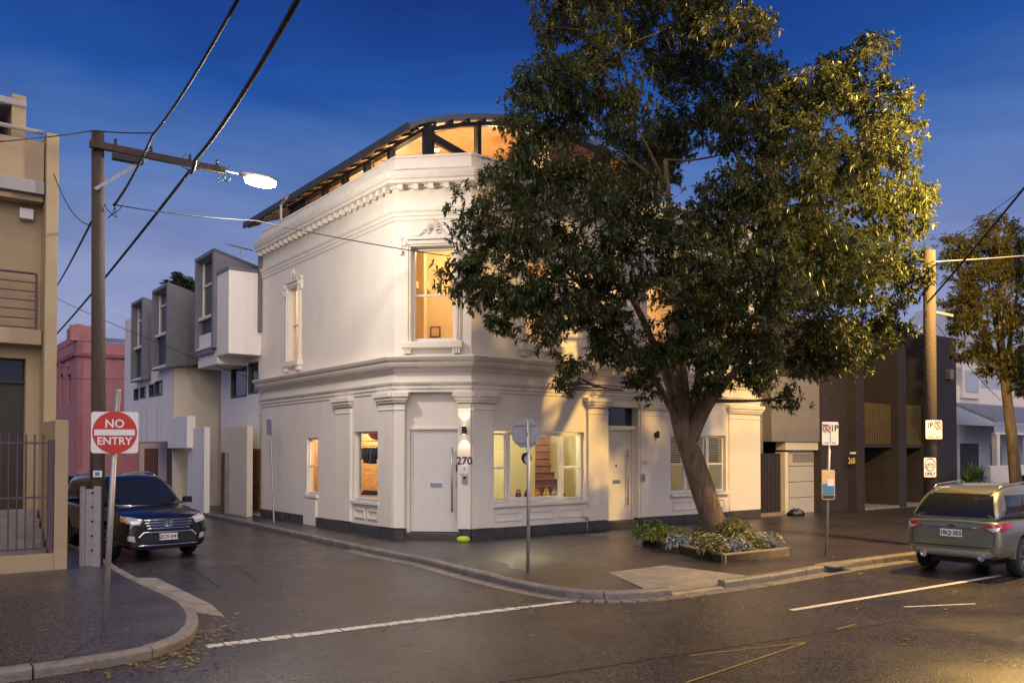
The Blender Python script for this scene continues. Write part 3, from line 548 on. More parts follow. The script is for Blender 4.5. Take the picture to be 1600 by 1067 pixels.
# kettlebells on the ledge inside the shop window
for i, px in enumerate((811, 825, 841, 855, 868)):
    s, z = RF.sz(px, 776, -.25); P0 = RF.P(s, R_r1[2] + .085, -.28)
    kb = thing('kettlebell', ['first dark', 'second black', 'third orange', 'fourth pale', 'fifth pale'][i] + ' kettlebell from the left on the shop window ledge', 'kettlebell', P0, group='kettlebells in the shop window')
    m_ = [M['redwood'], M['cloth'], M['orange'], M['gold'], M['silver']][i]
    MB().lathe([(.03, 0), (.07, .02), (.085, .07), (.07, .12), (.03, .15)], P0, (0, 0, 1), 16).build('ball', m_, kb, smooth=True)
    MB().tube([P0 + V((RF.d.x, RF.d.y, 0)) * .06 * math.cos(t * math.pi / 8) + V((0, 0, .13 + .09 * math.sin(t * math.pi / 8))) for t in range(9)], .014, 8).build('handle', m_, kb, smooth=True)
fb(RF, R_r1[0], R_r1[1], R_r1[2] - .05, R_r1[2] + .08, -.42, -.19, 'window_ledge', M['redwood'], WB)
fb(RF, RF.s(771, 700, -3.0), RF.s(800, 700, -3.0), FPZ + .17, 2.3, -3.4, -3.2, 'cupboard', M['icream'], WB, .01)
ck = thing('wall_clock', 'round black and white clock behind the stop sign in the shop window', 'clock', RF.P(RF.s(822, 715, -.6), RF.z(822, 715, -.6), -.6)); ck_p = RF.P(RF.s(822, 717, -.6), RF.z(822, 715, -.6), -.6)
MB().lathe([(.16, 0), (.17, .02), (.16, .04)], ck_p, (RF.n.x, RF.n.y, 0), 24).build('case', M['black'], ck); MB().lathe([(.10, .041), (.10, .046)], ck_p - V((0, 0, .04)), (RF.n.x, RF.n.y, 0), 20).build('face', M['signw'], ck); MB().tube([ck_p + V((0, 0, .16)), V((ck_p.x, ck_p.y, R_r1[3] + .3))], .006, 5).build('cord', M['black'], ck)
# clothes rack in the side window
sm0 = (R_l2[0] + R_l2[1]) / 2; sh = -1.25
cr = thing('clothes_rack', 'clothes rail with dark garments behind the side display window', 'clothes rack', LF.P(R_l2[0] + .6, FPZ + .2, -.8)); sm = sm0 + sh
MB().tube([LF.P(R_l2[0] - .3 + sh, 2.42, -.75), LF.P(R_l2[1] + .2 + sh, 2.42, -.75)], .015, 8).build('rail', M['steel'], cr)
for sx in (R_l2[0] - .3 + sh, R_l2[1] + .2 + sh): MB().tube([LF.P(sx, FPZ + .17, -.75), LF.P(sx, 2.42, -.75)], .015, 8).build('leg', M['steel'], cr)
for i in range(5):
    s = sm - .40 + i * .20; mb = MB(); h_ = random.uniform(.30, .48)
    mb.loft([[LF.P(s - .02, z_, -.75 - w_), LF.P(s + .02, z_, -.75 - w_), LF.P(s + .025, z_, -.75 + w_), LF.P(s - .025, z_, -.75 + w_)] for z_, w_ in ((2.38, .02), (2.32, .08), (2.2, .09), (2.38 - h_, .10))]).build('garment', M['cloth'] if i % 3 else M['zincd'], cr, smooth=False)
rb2 = thing('red_ball', 'red exercise ball on the shelf at the top of the side display window', 'ball', LF.P(sm + .1, 2.7, -.9)); MB().lathe([(.26 * math.sin(math.pi * (i + .2) / 10.4), -.26 * math.cos(math.pi * (i + .2) / 10.4)) for i in range(11)], LF.P(sm + .1, 2.85, -.9), (0, 0, 1), 20).build('ball_skin', M['redcloth'], rb2, smooth=True); fb(LF, sm - .5, sm + .7, 2.55, 2.58, -1.2, -.6, 'shelf', M['icream'], rb2)
shl = thing('shoe_shelf', 'low shelf with dark shoes behind the side display window', 'shelf', LF.P(sm, R_l2[2], -.7)); fb(LF, sm - .5, sm + .6, R_l2[2] + .05, R_l2[2] + .08, -1.0, -.5, 'board', M['icream'], shl)
for i in range(5): s = sm - .3 + i * .16; MB().loft([[LF.P(s - .04, R_l2[2] + .082, o), LF.P(s + .04, R_l2[2] + .082, o), LF.P(s + .03, R_l2[2] + .082 + h_, o), LF.P(s - .03, R_l2[2] + .082 + h_, o)] for o, h_ in ((-.85, .1), (-.75, .12), (-.68, .07), (-.58, .05))]).build('shoe', M['cloth'], shl)
# ------------------------------------------------------------------ roof pavilion with arched roof
EO = -.45; ZE = LF.z(640, 199, EO); sE1 = LF.s(640, 199, EO); sE0 = LF.s(382, 355, EO)
span = 9.5; rise = 1.05; Rr = (span * span / 4 + rise * rise) / (2 * rise)
arc = lambda x: ZE + math.sqrt(max(0, Rr * Rr - (x - span / 2) ** 2)) - (Rr - rise)
RP = lambda s, x, dz=0: LF.P(s, arc(x) + dz, EO - x)
mb = MB(); N = 22
for i in range(N):
    xa, xb = span * i / N, span * (i + 1) / N
    mb.hexa([RP(sE0, xa), RP(sE1, xa), RP(sE1, xb), RP(sE0, xb), RP(sE0, xa, .1), RP(sE1, xa, .1), RP(sE1, xb, .1), RP(sE0, xb, .1)])
rf = mb.build('arched_roof', M['zinc'], WB)
mb = MB()
for i in range(N):
    xa, xb = .04 + (span - .08) * i / N, .04 + (span - .08) * (i + 1) / N
    mb.hexa([RP(sE0 + .04, xa, -.05), RP(sE1 - .06, xa, -.05), RP(sE1 - .06, xb, -.05), RP(sE0 + .04, xb, -.05), RP(sE0 + .04, xa, -.004), RP(sE1 - .06, xa, -.004), RP(sE1 - .06, xb, -.004), RP(sE0 + .04, xb, -.004)])
mb.build('soffit', M['soffit'], rf)
PO = -.82; xw = -PO + EO; PV = Fac(LF.P(0, 0, PO).xy, LF.d); sk = PV.s(669, 225)
nr = 17; first = None
for k in range(nr):
    s = sk - .02 - k * (sk - sE0 - .15) / (nr - 1); mb = MB(); n2 = 6
    for i in range(n2):
        xa, xb = .08 + (xw + .1) * i / n2, .08 + (xw + .1) * (i + 1) / n2
        mb.hexa([RP(s - .04, xa, -.12), RP(s + .04, xa, -.12), RP(s + .04, xb, -.12), RP(s - .04, xb, -.12), RP(s - .05, xa, -.052), RP(s + .05, xa, -.052), RP(s + .05, xb, -.052), RP(s - .05, xb, -.052)])
    if first is None: first = mb.build('rafter', M['black'], rf); s0r = s
    else: c = first.copy(); link(c); c.parent = rf; d = LF.d * (s - s0r); c.location = (d.x, d.y, 0)
for k in range(14):
    x_ = .12 + k * .52
    MB().hexa([RP(sk - .1, x_ - .05, -.16), RP(sE1 - .08, x_ - .05, -.16), RP(sE1 - .08, x_ + .05, -.16), RP(sk - .1, x_ + .05, -.16), RP(sk - .1, x_ - .05, -.051), RP(sE1 - .08, x_ - .05, -.051), RP(sE1 - .08, x_ + .05, -.051), RP(sk - .1, x_ + .05, -.051)]).build('outrigger', M['black'], rf)
MB().sweep([(0, ZE - .08), (.06, ZE - .08), (.07, ZE + .11), (0, ZE + .11)], [LF.P(sE0, 0, EO).xy, LF.P(sE1, 0, EO).xy]).build('gutter', M['zincd'], rf)
mb = MB()
for i in range(N):
    xa, xb = span * i / N, span * (i + 1) / N; mb.hexa([RP(sE1, xa, -.06), RP(sE1 + .06, xa, -.06), RP(sE1 + .06, xb, -.06), RP(sE1, xb, -.06), RP(sE1, xa, .12), RP(sE1 + .06, xa, .12), RP(sE1 + .06, xb, .12), RP(sE1, xb, .12)])
mb.build('arched_fascia', M['zinc'], rf)
# glazed walls of the pavilion
PO = -.82; xw = -PO + EO; PV = Fac(LF.P(0, 0, PO).xy, LF.d); sk = PV.s(669, 225)
zd = 8.6
def post(fc, s, zt, w_=.09, o=0): fb(fc, s - w_, s + w_, zd, zt, o - .12, o + .06, 'post', M['black'], WB)
zt_ = arc(xw) - .13
sl_ = [.45, 1.6, 3.0, 4.4, 5.8, 7.2]; sl_ = [s for s in sl_ if s < sk - .6] + [sk]
for s in sl_: post(PV, s, zt_, .08 if s < sk else .11)
fb(PV, .2, sk, zt_ - .10, zt_ - .002, -.11, .05, 'beam', M['black'], WB); fb(PV, .2, sk, zd, 9.0, -.11, .05, 'sill_wall', M['zincd'], WB)
for a_, b_ in zip(sl_, sl_[1:]): fb(PV, a_ + .09, b_ - .12, 9.0, zt_ - .1, -.05, -.04, 'pane', M['glass'], WB)
fb(PV, .2, 1.5, zd, zt_ - .1, -.03, -.01, 'cladding', M['zincd'], WB)
PF = Fac(PV.P(sk, 0, 0).xy, U2)   # front glazing
for i, s in enumerate((0, 1.55, 3.0, 4.6, 6.2)):
    post(PF, s, arc(xw + s) - .19, .11 if i == 0 else .06)
pts = [(0, zd)] ; 
for s0, s1 in zip((0.12, 1.62, 3.07, 4.67), (1.48, 2.93, 4.53, 6.13)):
    MB().fpoly(PF, [(s0, 8.9), (s1, 8.9), (s1, arc(xw + s1) - .30), ((s0 + s1) / 2, arc(xw + (s0 + s1) / 2) - .29), (s0, arc(xw + s0) - .30)], -.05, -.04).build('pane', M['glass'], WB)
mb = MB(); nn_ = 12
for i in range(nn_):
    a_, b_ = i * 6.3 / nn_, (i + 1) * 6.3 / nn_; MB.hexa(mb, [PF.P(a_, arc(xw + a_) - .30, .06), PF.P(b_, arc(xw + b_) - .30, .06), PF.P(b_, arc(xw + b_) - .30, -.1), PF.P(a_, arc(xw + a_) - .30, -.1), PF.P(a_, arc(xw + a_) - .192, .06), PF.P(b_, arc(xw + b_) - .192, .06), PF.P(b_, arc(xw + b_) - .192, -.1), PF.P(a_, arc(xw + a_) - .192, -.1)])
mb.build('arched_beam', M['black'], WB)
MB().fpoly(PF, [(.05, zt_ - .22), (.05, zt_ - .42), (4.2, 9.0), (4.2, 9.2)], .07, .16).build('diagonal_brace', M['black'], WB)
part_wall(PF, .6, 7.5, 8.61, 10.9, -4.0, M['iwall'], 'pavilion_partition')
part_wall(PV, .3, sk - .5, 8.61, 11.2, -4.4, M['iwall'], 'pavilion_partition')
for i, (fc, s, o) in enumerate(((PF, 1.0, -1.2), (PF, 3.6, -1.6), (PV, 5.2, -1.6), (PV, 3.0, -1.6))):
    pendant(fc.P(s, arc(xw + 1.0) - .25, o), 120, ['pendant lamp behind the front glazing of the roof pavilion', 'pendant lamp behind the leaf-hidden pavilion glazing', 'pendant lamp behind the side glazing of the pavilion', 'pendant lamp at the far end of the roof pavilion'][i], .25, (1, .74, .44))
MB().tube([LF.P(LF.s(438, 345, .02), Z_P1, .0), LF.P(LF.s(438, 345, .02), ZE - .35, .0), LF.P(LF.s(444, 330), ZE - .22, -.05), LF.P(LF.s(446, 330), ZE - .05, -.1)], .045, 8).build('downpipe', M['galv'], WB)
# ------------------------------------------------------------------ modern townhouses along the side street (LF plane runs on to negative s)
def tb(px, o=0, py=600): return LF.s(px, py, o)
TA = thing('townhouse', 'white rendered townhouse with overhanging box and tall zinc window bay next to the corner building', 'house', LF.P(-2, FPZ, 0), group='modern townhouses in the side street')
TB_ = thing('townhouse', 'white rendered townhouse with two narrow zinc window bays beside the pink building', 'house', LF.P(-11, FPZ, 0), group='modern townhouses in the side street')
# edges found where the photo shows them: the boxes step out over the street
def out_at(s, px):
    k = (px - 800) / F; p = LF.P(s, 0); a = p.x - k * p.y; b = LF.n.x - k * LF.n.y
    return -a / b
s1 = -.12; oW = out_at(s1, 356); sW = LF.s(339, 500, oW); oZ = out_at(sW, 332); sZ = LF.s(304, 470, oZ)
zW1 = LF.z(356, 422, oW); zW0 = LF.z(356, 552, oW); zZ1 = LF.z(332, 389, oZ)
# white overhanging box (nearest), with raked soffit
fb(LF, sW, s1, zW0, zW1, -1.5, oW, 'white_box', M['white2'], TA, .01)
fb(LF, sW - .02, s1 + .02, zW1 + .001, zW1 + .10, -1.5, oW + .03, 'roof_capping', M['zinc'], TA)
fb(LF, sZ, sW - .001, zW0 - .25, zW0 + .9, -1.5, oW - .02, 'white_box', M['white2'], TA, .01)
def bay(sa, sb, o, ztop, zbot, zwin, back, parent, slope):
    """zinc periscope bay: side cheeks with a falling top, window high, panel below"""
    th = .22
    for a, b in ((sa, sa + th * .6), (sb - th, sb)):
        q = [LF.P(a, zbot, o), LF.P(a, ztop, o), LF.P(a, ztop - slope, -back), LF.P(a, zbot + .4, -back)]
        MB().prism(q, V((LF.d.x, LF.d.y, 0)) * (b - a)).build('bay_cheek', M['zinc'], parent, bevel=.008)
    q = [LF.P(sa, ztop, o), LF.P(sa, ztop - .12, o), LF.P(sa, ztop - .12 - slope, -back), LF.P(sa, ztop - slope, -back)]
    MB().prism([p + V((0, 0, .003)) for p in q], V((LF.d.x, LF.d.y, 0)) * (sb - sa)).build('bay_roof', M['zinc'], parent)
    a, b = sa + th * .6, sb - th
    fb(LF, a, b, zbot + .06, zbot + .14, o - .35, o - .02, 'bay_sill', M['frame'], parent); fb(LF, a, b, zbot + .14, zwin, o - .30, o - .25, 'bay_panel', M['zincd'], parent); fb(LF, a, b, zwin, zwin + .10, o - .3, o - .1, 'bay_transom', M['frame'], parent)
    w_ = MB().fbox(LF, a, a + .05, zwin + .1, ztop - .13, o - .32, o - .24).fbox(LF, b - .05, b, zwin + .1, ztop - .13, o - .32, o - .24).fbox(LF, a + .05, b - .05, zwin + 1.2, zwin + 1.27, o - .32, o - .25).build('window', M['frame'], parent)
    fb(LF, a + .05, b - .05, zwin + .1, ztop - .13, o - .30, o - .29, 'pane', M['carglass'], w_)
bay(sZ, sW, oZ, zZ1, LF.z(318, 548, oZ), LF.z(318, 497, oZ), 1.6, TA, .75)
fb(LF, sZ + .15, sW - .25, LF.z(318, 548, oZ) - .12, LF.z(318, 548, oZ) + .05, -1, oZ - .05, 'bay_base', M['zinc'], TA)
# zinc flank between the box and the corner building, metal roof behind
fb(LF, -.11, -.01, LF.z(405, 520), LF.z(400, 395), -1.2, .12, 'zinc_flank', M['zinc'], TA)
MB().prism([LF.P(sZ, zZ1 - .75, -1.6), LF.P(-.1, zZ1 - .75, -1.6), LF.P(-.1, zZ1 - .1, -5), LF.P(sZ, zZ1 - .1, -5)], (0, 0, .08)).build('roof', M['zinc'], TA)
for i in range(9):
    s = sZ + .2 + i * (-sZ - .3) / 8; MB().prism([LF.P(s, zZ1 - .67, -1.6), LF.P(s + .03, zZ1 - .67, -1.6), LF.P(s + .03, zZ1 - .02, -5), LF.P(s, zZ1 - .02, -5)], (0, 0, .05)).build('roof_seam', M['zinc'], TA)
fb(LF, -1.0, -.2, zZ1 - .5, zZ1 + .15, -2.6, -1.8, 'roof_box', M['white2'], TA)
# lower wall with two windows, garden wall and garage door
sl0 = LF.s(346, 600); zl = LF.z(380, 553)
wz = rect(LF, 361, 386, 571, 621); wz2 = rect(LF, 388, 404, 566, 615)
wall(LF, sl0, -.02, FPZ, zl, .3, [wz, wz2], 'wall', M['white2'], TA)
for r in (wz, wz2):
    q = MB(); q.fbox(LF, r[0], r[1], r[2], r[2] + .07, -.12, .01).fbox(LF, r[0], r[1], r[3] - .07, r[3], -.12, .01).fbox(LF, r[0], r[0] + .07, r[2] + .07, r[3] - .07, -.12, .01).fbox(LF, r[1] - .07, r[1], r[2] + .07, r[3] - .07, -.12, .01)
    w_ = q.build('window', M['zincd'], TA); fb(LF, r[0] + .07, r[1] - .07, r[2] + .07, r[3] - .07, -.09, -.08, 'pane', M['carglass'], w_); fb(LF, r[0] + .07, r[1] - .07, r[2] + .07, r[3] - .1, -.16, -.15, 'blind', M['grey'], w_)
gd = rect(LF, 391, 408, 700, 797); n = 8
for i in range(n): h_ = (gd[3] - gd[2]) / n; fb(LF, gd[0], -.02, gd[2] + i * h_, gd[2] + (i + 1) * h_ - .02, .005, .05, 'garage_plank', M['timber'], TA, .006)
go = out_at(LF.s(388, 730), 388); fb(LF, LF.s(333, 740, .9), LF.s(388, 740, .45), FPZ, LF.z(370, 666, .5), .3, .5, 'garden_wall', M['cream2'], TA, .01)
fb(LF, LF.s(392, 700, .1), LF.s(392, 700, .1) + .06, FPZ + 1.3, FPZ + 1.45, .05, .09, 'door_bell', M['black'], TA)
# second townhouse: street wall far down, deep cream return facing the corner
sB = None
oB = oW
sB = LF.s(271, 640, oB); sBe = LF.s(194, 640, oB); zB1 = LF.z(262, 467, oB); zBo = LF.z(235, 690, oB)
wv = [rect(LF, 209.5, 217, 607, 625, oB), rect(LF, 219, 228, 604, 622, oB), rect(LF, 233, 241, 600, 620, oB), rect(LF, 242, 254, 595, 618, oB)]
LFB = Fac(LF.P(0, 0, oB).xy, LF.d)
wall(LFB, sBe, sB - .15, zBo, zB1, .3, wv, 'wall', M['white2'], TB_)
for r in wv:
    w_ = MB().fbox(LFB, r[0], r[1], r[2], r[2] + .05, -.1, .02).fbox(LFB, r[0], r[1], r[3] - .05, r[3], -.1, .02).fbox(LFB, r[0], r[0] + .06, r[2] + .05, r[3] - .05, -.1, .02).fbox(LFB, r[1] - .06, r[1], r[2] + .05, r[3] - .05, -.1, .02).build('window', M['zincd'], TB_); fb(LFB, r[0] + .06, r[1] - .06, r[2] + .05, r[3] - .05, -.08, -.07, 'pane', M['carglass'], w_)
kk = -out_at(sB, 345)
for px in (222, 229, 246): s = LFB.s(px, 640); fb(LFB, s - .008, s + .008, zBo + .01, wv[0][2] - .3, .0, .004, 'wall_joint', M['zincd'], TB_)
fb(LF, sB - .14, sB, FPZ, zB1, -max(1.2, kk) - 1.5, oB, 'return_wall', M['cream2'], TB_)
fb(LF, sBe, sZ - .1, FPZ, zB1 - .5, -3.2, -2.9, 'back_wall', M['cream2'], TB_)
MB().prism([LF.P(sBe, zB1 + .05, -.5), LF.P(sB, zB1 + .05, -.5), LF.P(sB, zB1 + .7, -5), LF.P(sBe, zB1 + .7, -5)], (0, 0, .08)).build('roof', M['zinc'], TB_)
MB().fpoly(LF, [(sB, LF.z(300, 575, .3)), (LF.s(346, 580, .3), LF.z(340, 576, .3)), (LF.s(346, 580, .3), LF.z(346, 556, .3)), (sB, LF.z(300, 505, .3))], .0, .3).build('link_soffit', M['zincd'], TA)
for p0, p1, pt, pw, pb in ((237, 261.5, 441, 525, 578), (204.5, 223, 464, 544, 596)):
    ob = oB + .35; a, b = LF.s(p0, 520, ob), LF.s(p1, 520, ob); zt2 = LF.z(p1, pt, ob)
    bay(a, b, ob, zt2, LF.z(p0 + 8, pb, ob), LF.z(p0 + 8, pw, ob), 1.4, TB_, .8)
# garages and gates at the foot of the second townhouse
fb(LF, sBe - 8, sB - .2, FPZ, zBo - .001, -1.0, -.8, 'garage_wall', M['cream2'], TB_)
for p0, p1 in ((227, 247), (262, 280)):
    a, b = LF.s(p0, 730, -.8), LF.s(p1, 730, -.8)
    for i in range(8): h_ = 2.3 / 8; fb(LF, a, b, FPZ + i * h_, FPZ + (i + 1) * h_ - .02, -.795, -.75, 'garage_plank', M['timber'], TB_)
fb(LF, LF.s(262, 690, oB + .2), LF.s(292, 690, oB + .2), LF.z(278, 700, oB), LF.z(278, 652, oB), oB - .1, oB + .2, 'screen_panel', M['white2'], TB_, .01)
a, b = LF.s(293, 730, oB), LF.s(319, 730, oB); fb(LF, a, b, FPZ, LF.z(305, 668, oB), oB - .2, oB, 'gate_wall', M['white2'], TB_, .01)
gp = thing('timber_gate', 'dark timber gate between the white gate wall and the garden wall', 'gate', LF.P(b, FPZ, .6)); 
for i in range(6): fb(LF, b + .03 + i * .14, b + .15 + i * .14, FPZ + .05, FPZ + 2.1, .45, .5, 'board', M['timber'], gp)
# ------------------------------------------------------------------ pink building at the end of the side street
oP = 2.2; k0 = LF.s(119, 640, oP); PK = thing('pink_building', 'old pink rendered two-storey building with stepped parapet down the side street', 'building', LF.P(k0, 0, oP))
PS = Fac(LF.P(k0 - 12, 0, oP).xy, LF.d); pl = 12.0; PFc = Fac(LF.P(k0, 0, oP).xy, U2)
zp = lambda y: PFc.z(122, y)
wl = [rect(PS, a_, b_, 585, 632) for a_, b_ in ((83.5, 88), (93, 98), (104.5, 110.5))] + [rect(PS, 100, 107, 668, 715)]
wall(PS, 0, pl, 0, zp(532), .3, wl, 'wall', M['pink'], PK)
for r in wl: w_ = fb(PS, r[0], r[1], r[2], r[3], -.2, -.14, 'window', M['dark'], PK); fb(PS, r[0] + .1, r[1] - .1, r[2] + .1, r[3] - .1, -.139, -.13, 'pane', M['carglass'], w_)
for r in wl[:3]: fb(PS, (r[0] + r[1]) / 2 - .15, (r[0] + r[1]) / 2 + .15, r[3] + .4, r[3] + .65, 0, .12, 'wall_vent', M['pink'], PK)
wall(PFc, 0, 9, 0, zp(532), .3, [], 'wall', M['pink'], PK)
MB().sweep([(0, zp(556)), (.12, zp(556)), (.18, zp(551)), (0, zp(551))], [PS.P(0, 0).xy, PFc.P(0, 0).xy, PFc.P(9, 0).xy]).build('string_course', M['pink'], PK)
fb(PS, pl - 2.6, pl, zp(532), zp(506), -.3, .04, 'parapet', M['pink'], PK); fb(PS, pl - 5.5, pl - 2.61, zp(532), zp(522), -.3, .03, 'parapet', M['pink'], PK); fb(PFc, -.3, 1.2, zp(532), zp(508), -.3, .03, 'parapet', M['pink'], PK)
MB().prism([PFc.P(1.2, zp(533), -.3), PFc.P(9, zp(533), -.3), PFc.P(9, zp(516), -3), PFc.P(1.2, zp(516), -3)], (0, 0, .1)).build('roof', M['roofm'], PK); fb(PFc, 5.0, 8.5, zp(530), zp(513), -2.6, -.6, 'roof_plant', M['dark'], PK)
fb(PS, -14, -.3, 0, zp(640), -3, -.5, 'rear_wing', M['pink'], PK)
# ------------------------------------------------------------------ tan building on the left
Q = g2(84, 890, FPZ); FQ = Fac(Q, U2); LBF = Fac(Q + U1 * 1.9, U2)
LB = thing('tan_building', 'tan rendered building with balconies and a tall side fin at the left edge', 'building', (Q.x, Q.y, FPZ))
sR = LBF.s(62, 400)
zq = lambda y, px=30: LBF.z(px, y)
zt3 = zq(222, 60)
dop = (-2.2, LBF.s(40, 620), FPZ, zq(560))
wall(LBF, -7, 0.1, FPZ, zq(288), .3, [dop, (-7, LBF.s(58, 480), zq(512), zq(318) - .0)] if False else [dop], 'wall', M['lb'], LB)
# fin wall
def finbox(fc, s0, s1, z0, z1, o0, o1, nm, m): fb(fc, s0, s1, z0, z1, o0, o1, nm, M[m], LB, .01)
finbox(FQ, 0.0, .22, FPZ, zt3 + .05, -9, -1.36, 'side_fin', 'lb')
finbox(LBF, -7, -.02, zq(288), zq(226), .0, .42, 'balcony_front', 'lb'); finbox(LBF, -7, -.02, zq(308), zq(288) - .003, -.1, .48, 'band', 'lbband'); finbox(LBF, -7, -.02, zq(318), zq(308) - .003, .0, .36, 'band', 'lb')
MB().tube([LBF.P(-7, zq(212), .45), LBF.P(-.05, zq(212), .45)], .045, 8).build('balcony_rail', M['lbband'], LB)
# top storey set back, with roof slab and upstand fin
finbox(LBF, -7, -.55, zq(226), zq(170), -2.2, -1.9, 'top_wall', 'lb'); finbox(LBF, -7, -.3, zq(168), zq(158), -2.5, .1, 'roof_slab', 'lbband'); finbox(LBF, -.55, -.3, zq(226), zq(150), -2.4, .05, 'top_fin', 'lb')
fb(LBF, -5, -.9, zq(226), zq(176), -1.89, -1.84, 'top_window', M['carglass'], LB)
# balcony with bar railing
finbox(LBF, -7, -.02, zq(540), zq(517), -.1, .35, 'balcony_slab', 'lb')
for i in range(7):
    z_ = zq(430) + (zq(514) - zq(430)) * i / 6; MB().tube([LBF.P(-7, z_, .33), LBF.P(-.12, z_, .33)], .014 if i else .025, 6).build('rail_bar', M['violet'], LB)
MB().tube([LBF.P(-.12, zq(516), .33), LBF.P(-.12, zq(430), .33)], .025, 6).build('rail_post', M['violet'], LB)
fb(LBF, -.40, -.16, zq(343), zq(327), .0, .16, 'flood_lamp', M['signw'], LB, .01)
# entry: dark door, fanlight, lintel
fb(LBF, dop[0], dop[1], FPZ + 1.0, zq(598), -.28, -.22, 'door', M['dark'], LB); fb(LBF, dop[0], dop[1], zq(594), dop[3], -.28, -.25, 'fanlight', M['carglass'], LB); fb(LBF, dop[0], dop[1], zq(598), zq(594), -.28, -.15, 'door_head', M['dark'], LB)
for i in range(6): fb(LBF, -2.3, -.05, FPZ, FPZ + .17 * (6 - i), .02 + i * .27 - .0, .02 + (i + 1) * .27, 'step', M['concrete'], LB, .012)
# front boundary: low wall, end wall, bar fence
FN = thing('bar_fence', 'violet steel bar fence on a low tan wall in front of the steps', 'fence', FQ.P(-.5, FPZ, 0))
fb(FQ, -6, -.002, FPZ - .05, FPZ + .30, -.2, 0, 'base_wall', M['lb'], FN, .01)
fb(FQ, 0.0, .22, FPZ - .05, FQ.z(90, 656), -1.35, .0, 'end_wall', M['lb'], FN, .012)
z0, z1 = FPZ + .36, FQ.z(60, 678)
for i in range(22):
    s = -.18 - i * .135; MB().tube([FQ.P(s, z0, -.1), FQ.P(s, z1, -.1)], .014, 6).build('bar', M['violet'], FN)
for z_ in (z0 + .02, z0 + .95, z1 - .18): MB().fbox(FQ, -3.2, -.02, z_, z_ + .035, -.115, -.085).build('rail', M['violet'], FN)
fb(FQ, -.10, -.01, z0, z1 - .1, -.13, -.05, 'gate_post', M['violet'], FN)
# ------------------------------------------------------------------ dark house right of the corner building
DB = thing('dark_house', 'dark townhouse with slatted balconies and upright fins right of the corner building', 'house', RF.P(LR + 4, FPZ, 0))
rs = lambda px, o=0, py=700: RF.s(px, py, o)
rz_ = lambda px, py, o=0: RF.z(px, py, o)
ztop = rz_(1475, 529)
fb(RF, LR + .02, rs(1208), FPZ, rz_(1195, 560), -6, -.4, 'wall', M['grey'], DB)
fb(RF, rs(1208), rs(1283), rz_(1245, 690), rz_(1245, 590), -5, -.05, 'upper_panel', M['grey'], DB, .01); fb(RF, rs(1208), rs(1283), rz_(1245, 588), ztop, -5, -.3, 'upper_wall', M['brick'], DB)
gt = thing('side_gate', 'dark slatted side gate between the white building and the garage', 'gate', RF.P(LR + .4, FPZ, -.2))
a, b = LR + .05, rs(1222, -.1)
for i in range(9): s = a + (b - a) * i / 9; fb(RF, s, s + (b - a) / 9 - .025, FPZ + .12, rz_(1205, 708), -.2, -.15, 'slat', M['dark'], gt)
for z_ in (FPZ + .4, rz_(1205, 725)): fb(RF, a, b, z_, z_ + .05, -.24, -.202, 'rail', M['dark'], gt)
fb(RF, a, b, FPZ - .02, FPZ + .11, -.3, .0, 'threshold', M['sleeper'], DB); fb(RF, b + .02, rs(1232), FPZ, rz_(1228, 706), -.4, .0, 'gate_pillar', M['cream2'], DB, .01)
a, b = rs(1233, -.3), rs(1279, -.3); zt4 = rz_(1255, 703, -.3); n = 4
for i in range(n):
    h_ = (zt4 - FPZ) / n; p_ = fb(RF, a, b, FPZ + i * h_, FPZ + (i + 1) * h_ - .018, -.36, -.30, 'garage_panel', M['garage'], DB, .008)
    if i == n - 1: fb(RF, a + .2, b - .15, FPZ + i * h_ + .12, FPZ + (i + 1) * h_ - .13, -.299, -.29, 'garage_window', M['grey'], DB)
fb(RF, rs(1232), rs(1283), zt4 + .002, rz_(1245, 690) - .002, -.5, -.12, 'lintel', M['cream2'], DB)
fb(RF, rs(1283), rs(1325), FPZ, ztop, -6, -.0, 'wall', M['brick'], DB); fb(RF, rs(1325), rs(1337), FPZ, ztop, -6, .35, 'fin', M['brick'], DB, .01)
fb(RF, rs(1337), rs(1391), rz_(1360, 694), ztop, -6, -1.2, 'wall', M['brick'], DB); fb(RF, rs(1391), rs(1403), FPZ, ztop, -6, .35, 'fin', M['brick'], DB, .01)
fb(RF, rs(1403), rs(1437), rz_(1420, 694), ztop, -6, -1.2, 'wall', M['brick'], DB); fb(RF, rs(1437), rs(1484), FPZ, ztop, -6, .30, 'end_wall', M['brick'], DB, .01)
fb(RF, rs(1337) + .05, rs(1391) - .05, FPZ + 3.0, rz_(1360, 575), -1.19, -1.15, 'window', M['carglass'], DB); fb(RF, rs(1403) + .05, rs(1437) - .05, FPZ + 3.0, rz_(1420, 575), -1.19, -1.15, 'window', M['carglass'], DB)
for p0, p1, yb, yt in ((1333, 1390, 693, 630), (1403, 1437, 694, 633)):
    a, b = rs(p0 + 4), rs(p1); z0, z1 = rz_((p0 + p1) / 2, yb), rz_((p0 + p1) / 2, yt); n = int((b - a) / .16)
    fb(RF, a, b, z0 - .14, z0 - .002, -1.2, .1, 'balcony_slab', M['brick'], DB)
    for i in range(n): s = a + (b - a) * (i + .5) / n; fb(RF, s - .035, s + .035, z0, z1, .02, .08, 'balcony_slat', M['slat'], DB)
fb(RF, rs(1337), rs(1391), FPZ, rz_(1365, 697), -1.6, -1.3, 'garage_door', M['slat'], DB); fb(RF, rs(1403), rs(1437), FPZ, rz_(1420, 697), -1.9, -1.6, 'garage_door', M['dark'], DB)
fb(RF, rs(1337), rs(1437), FPZ - .02, FPZ + .08, -1.25, .35, 'threshold', M['concrete'], DB)
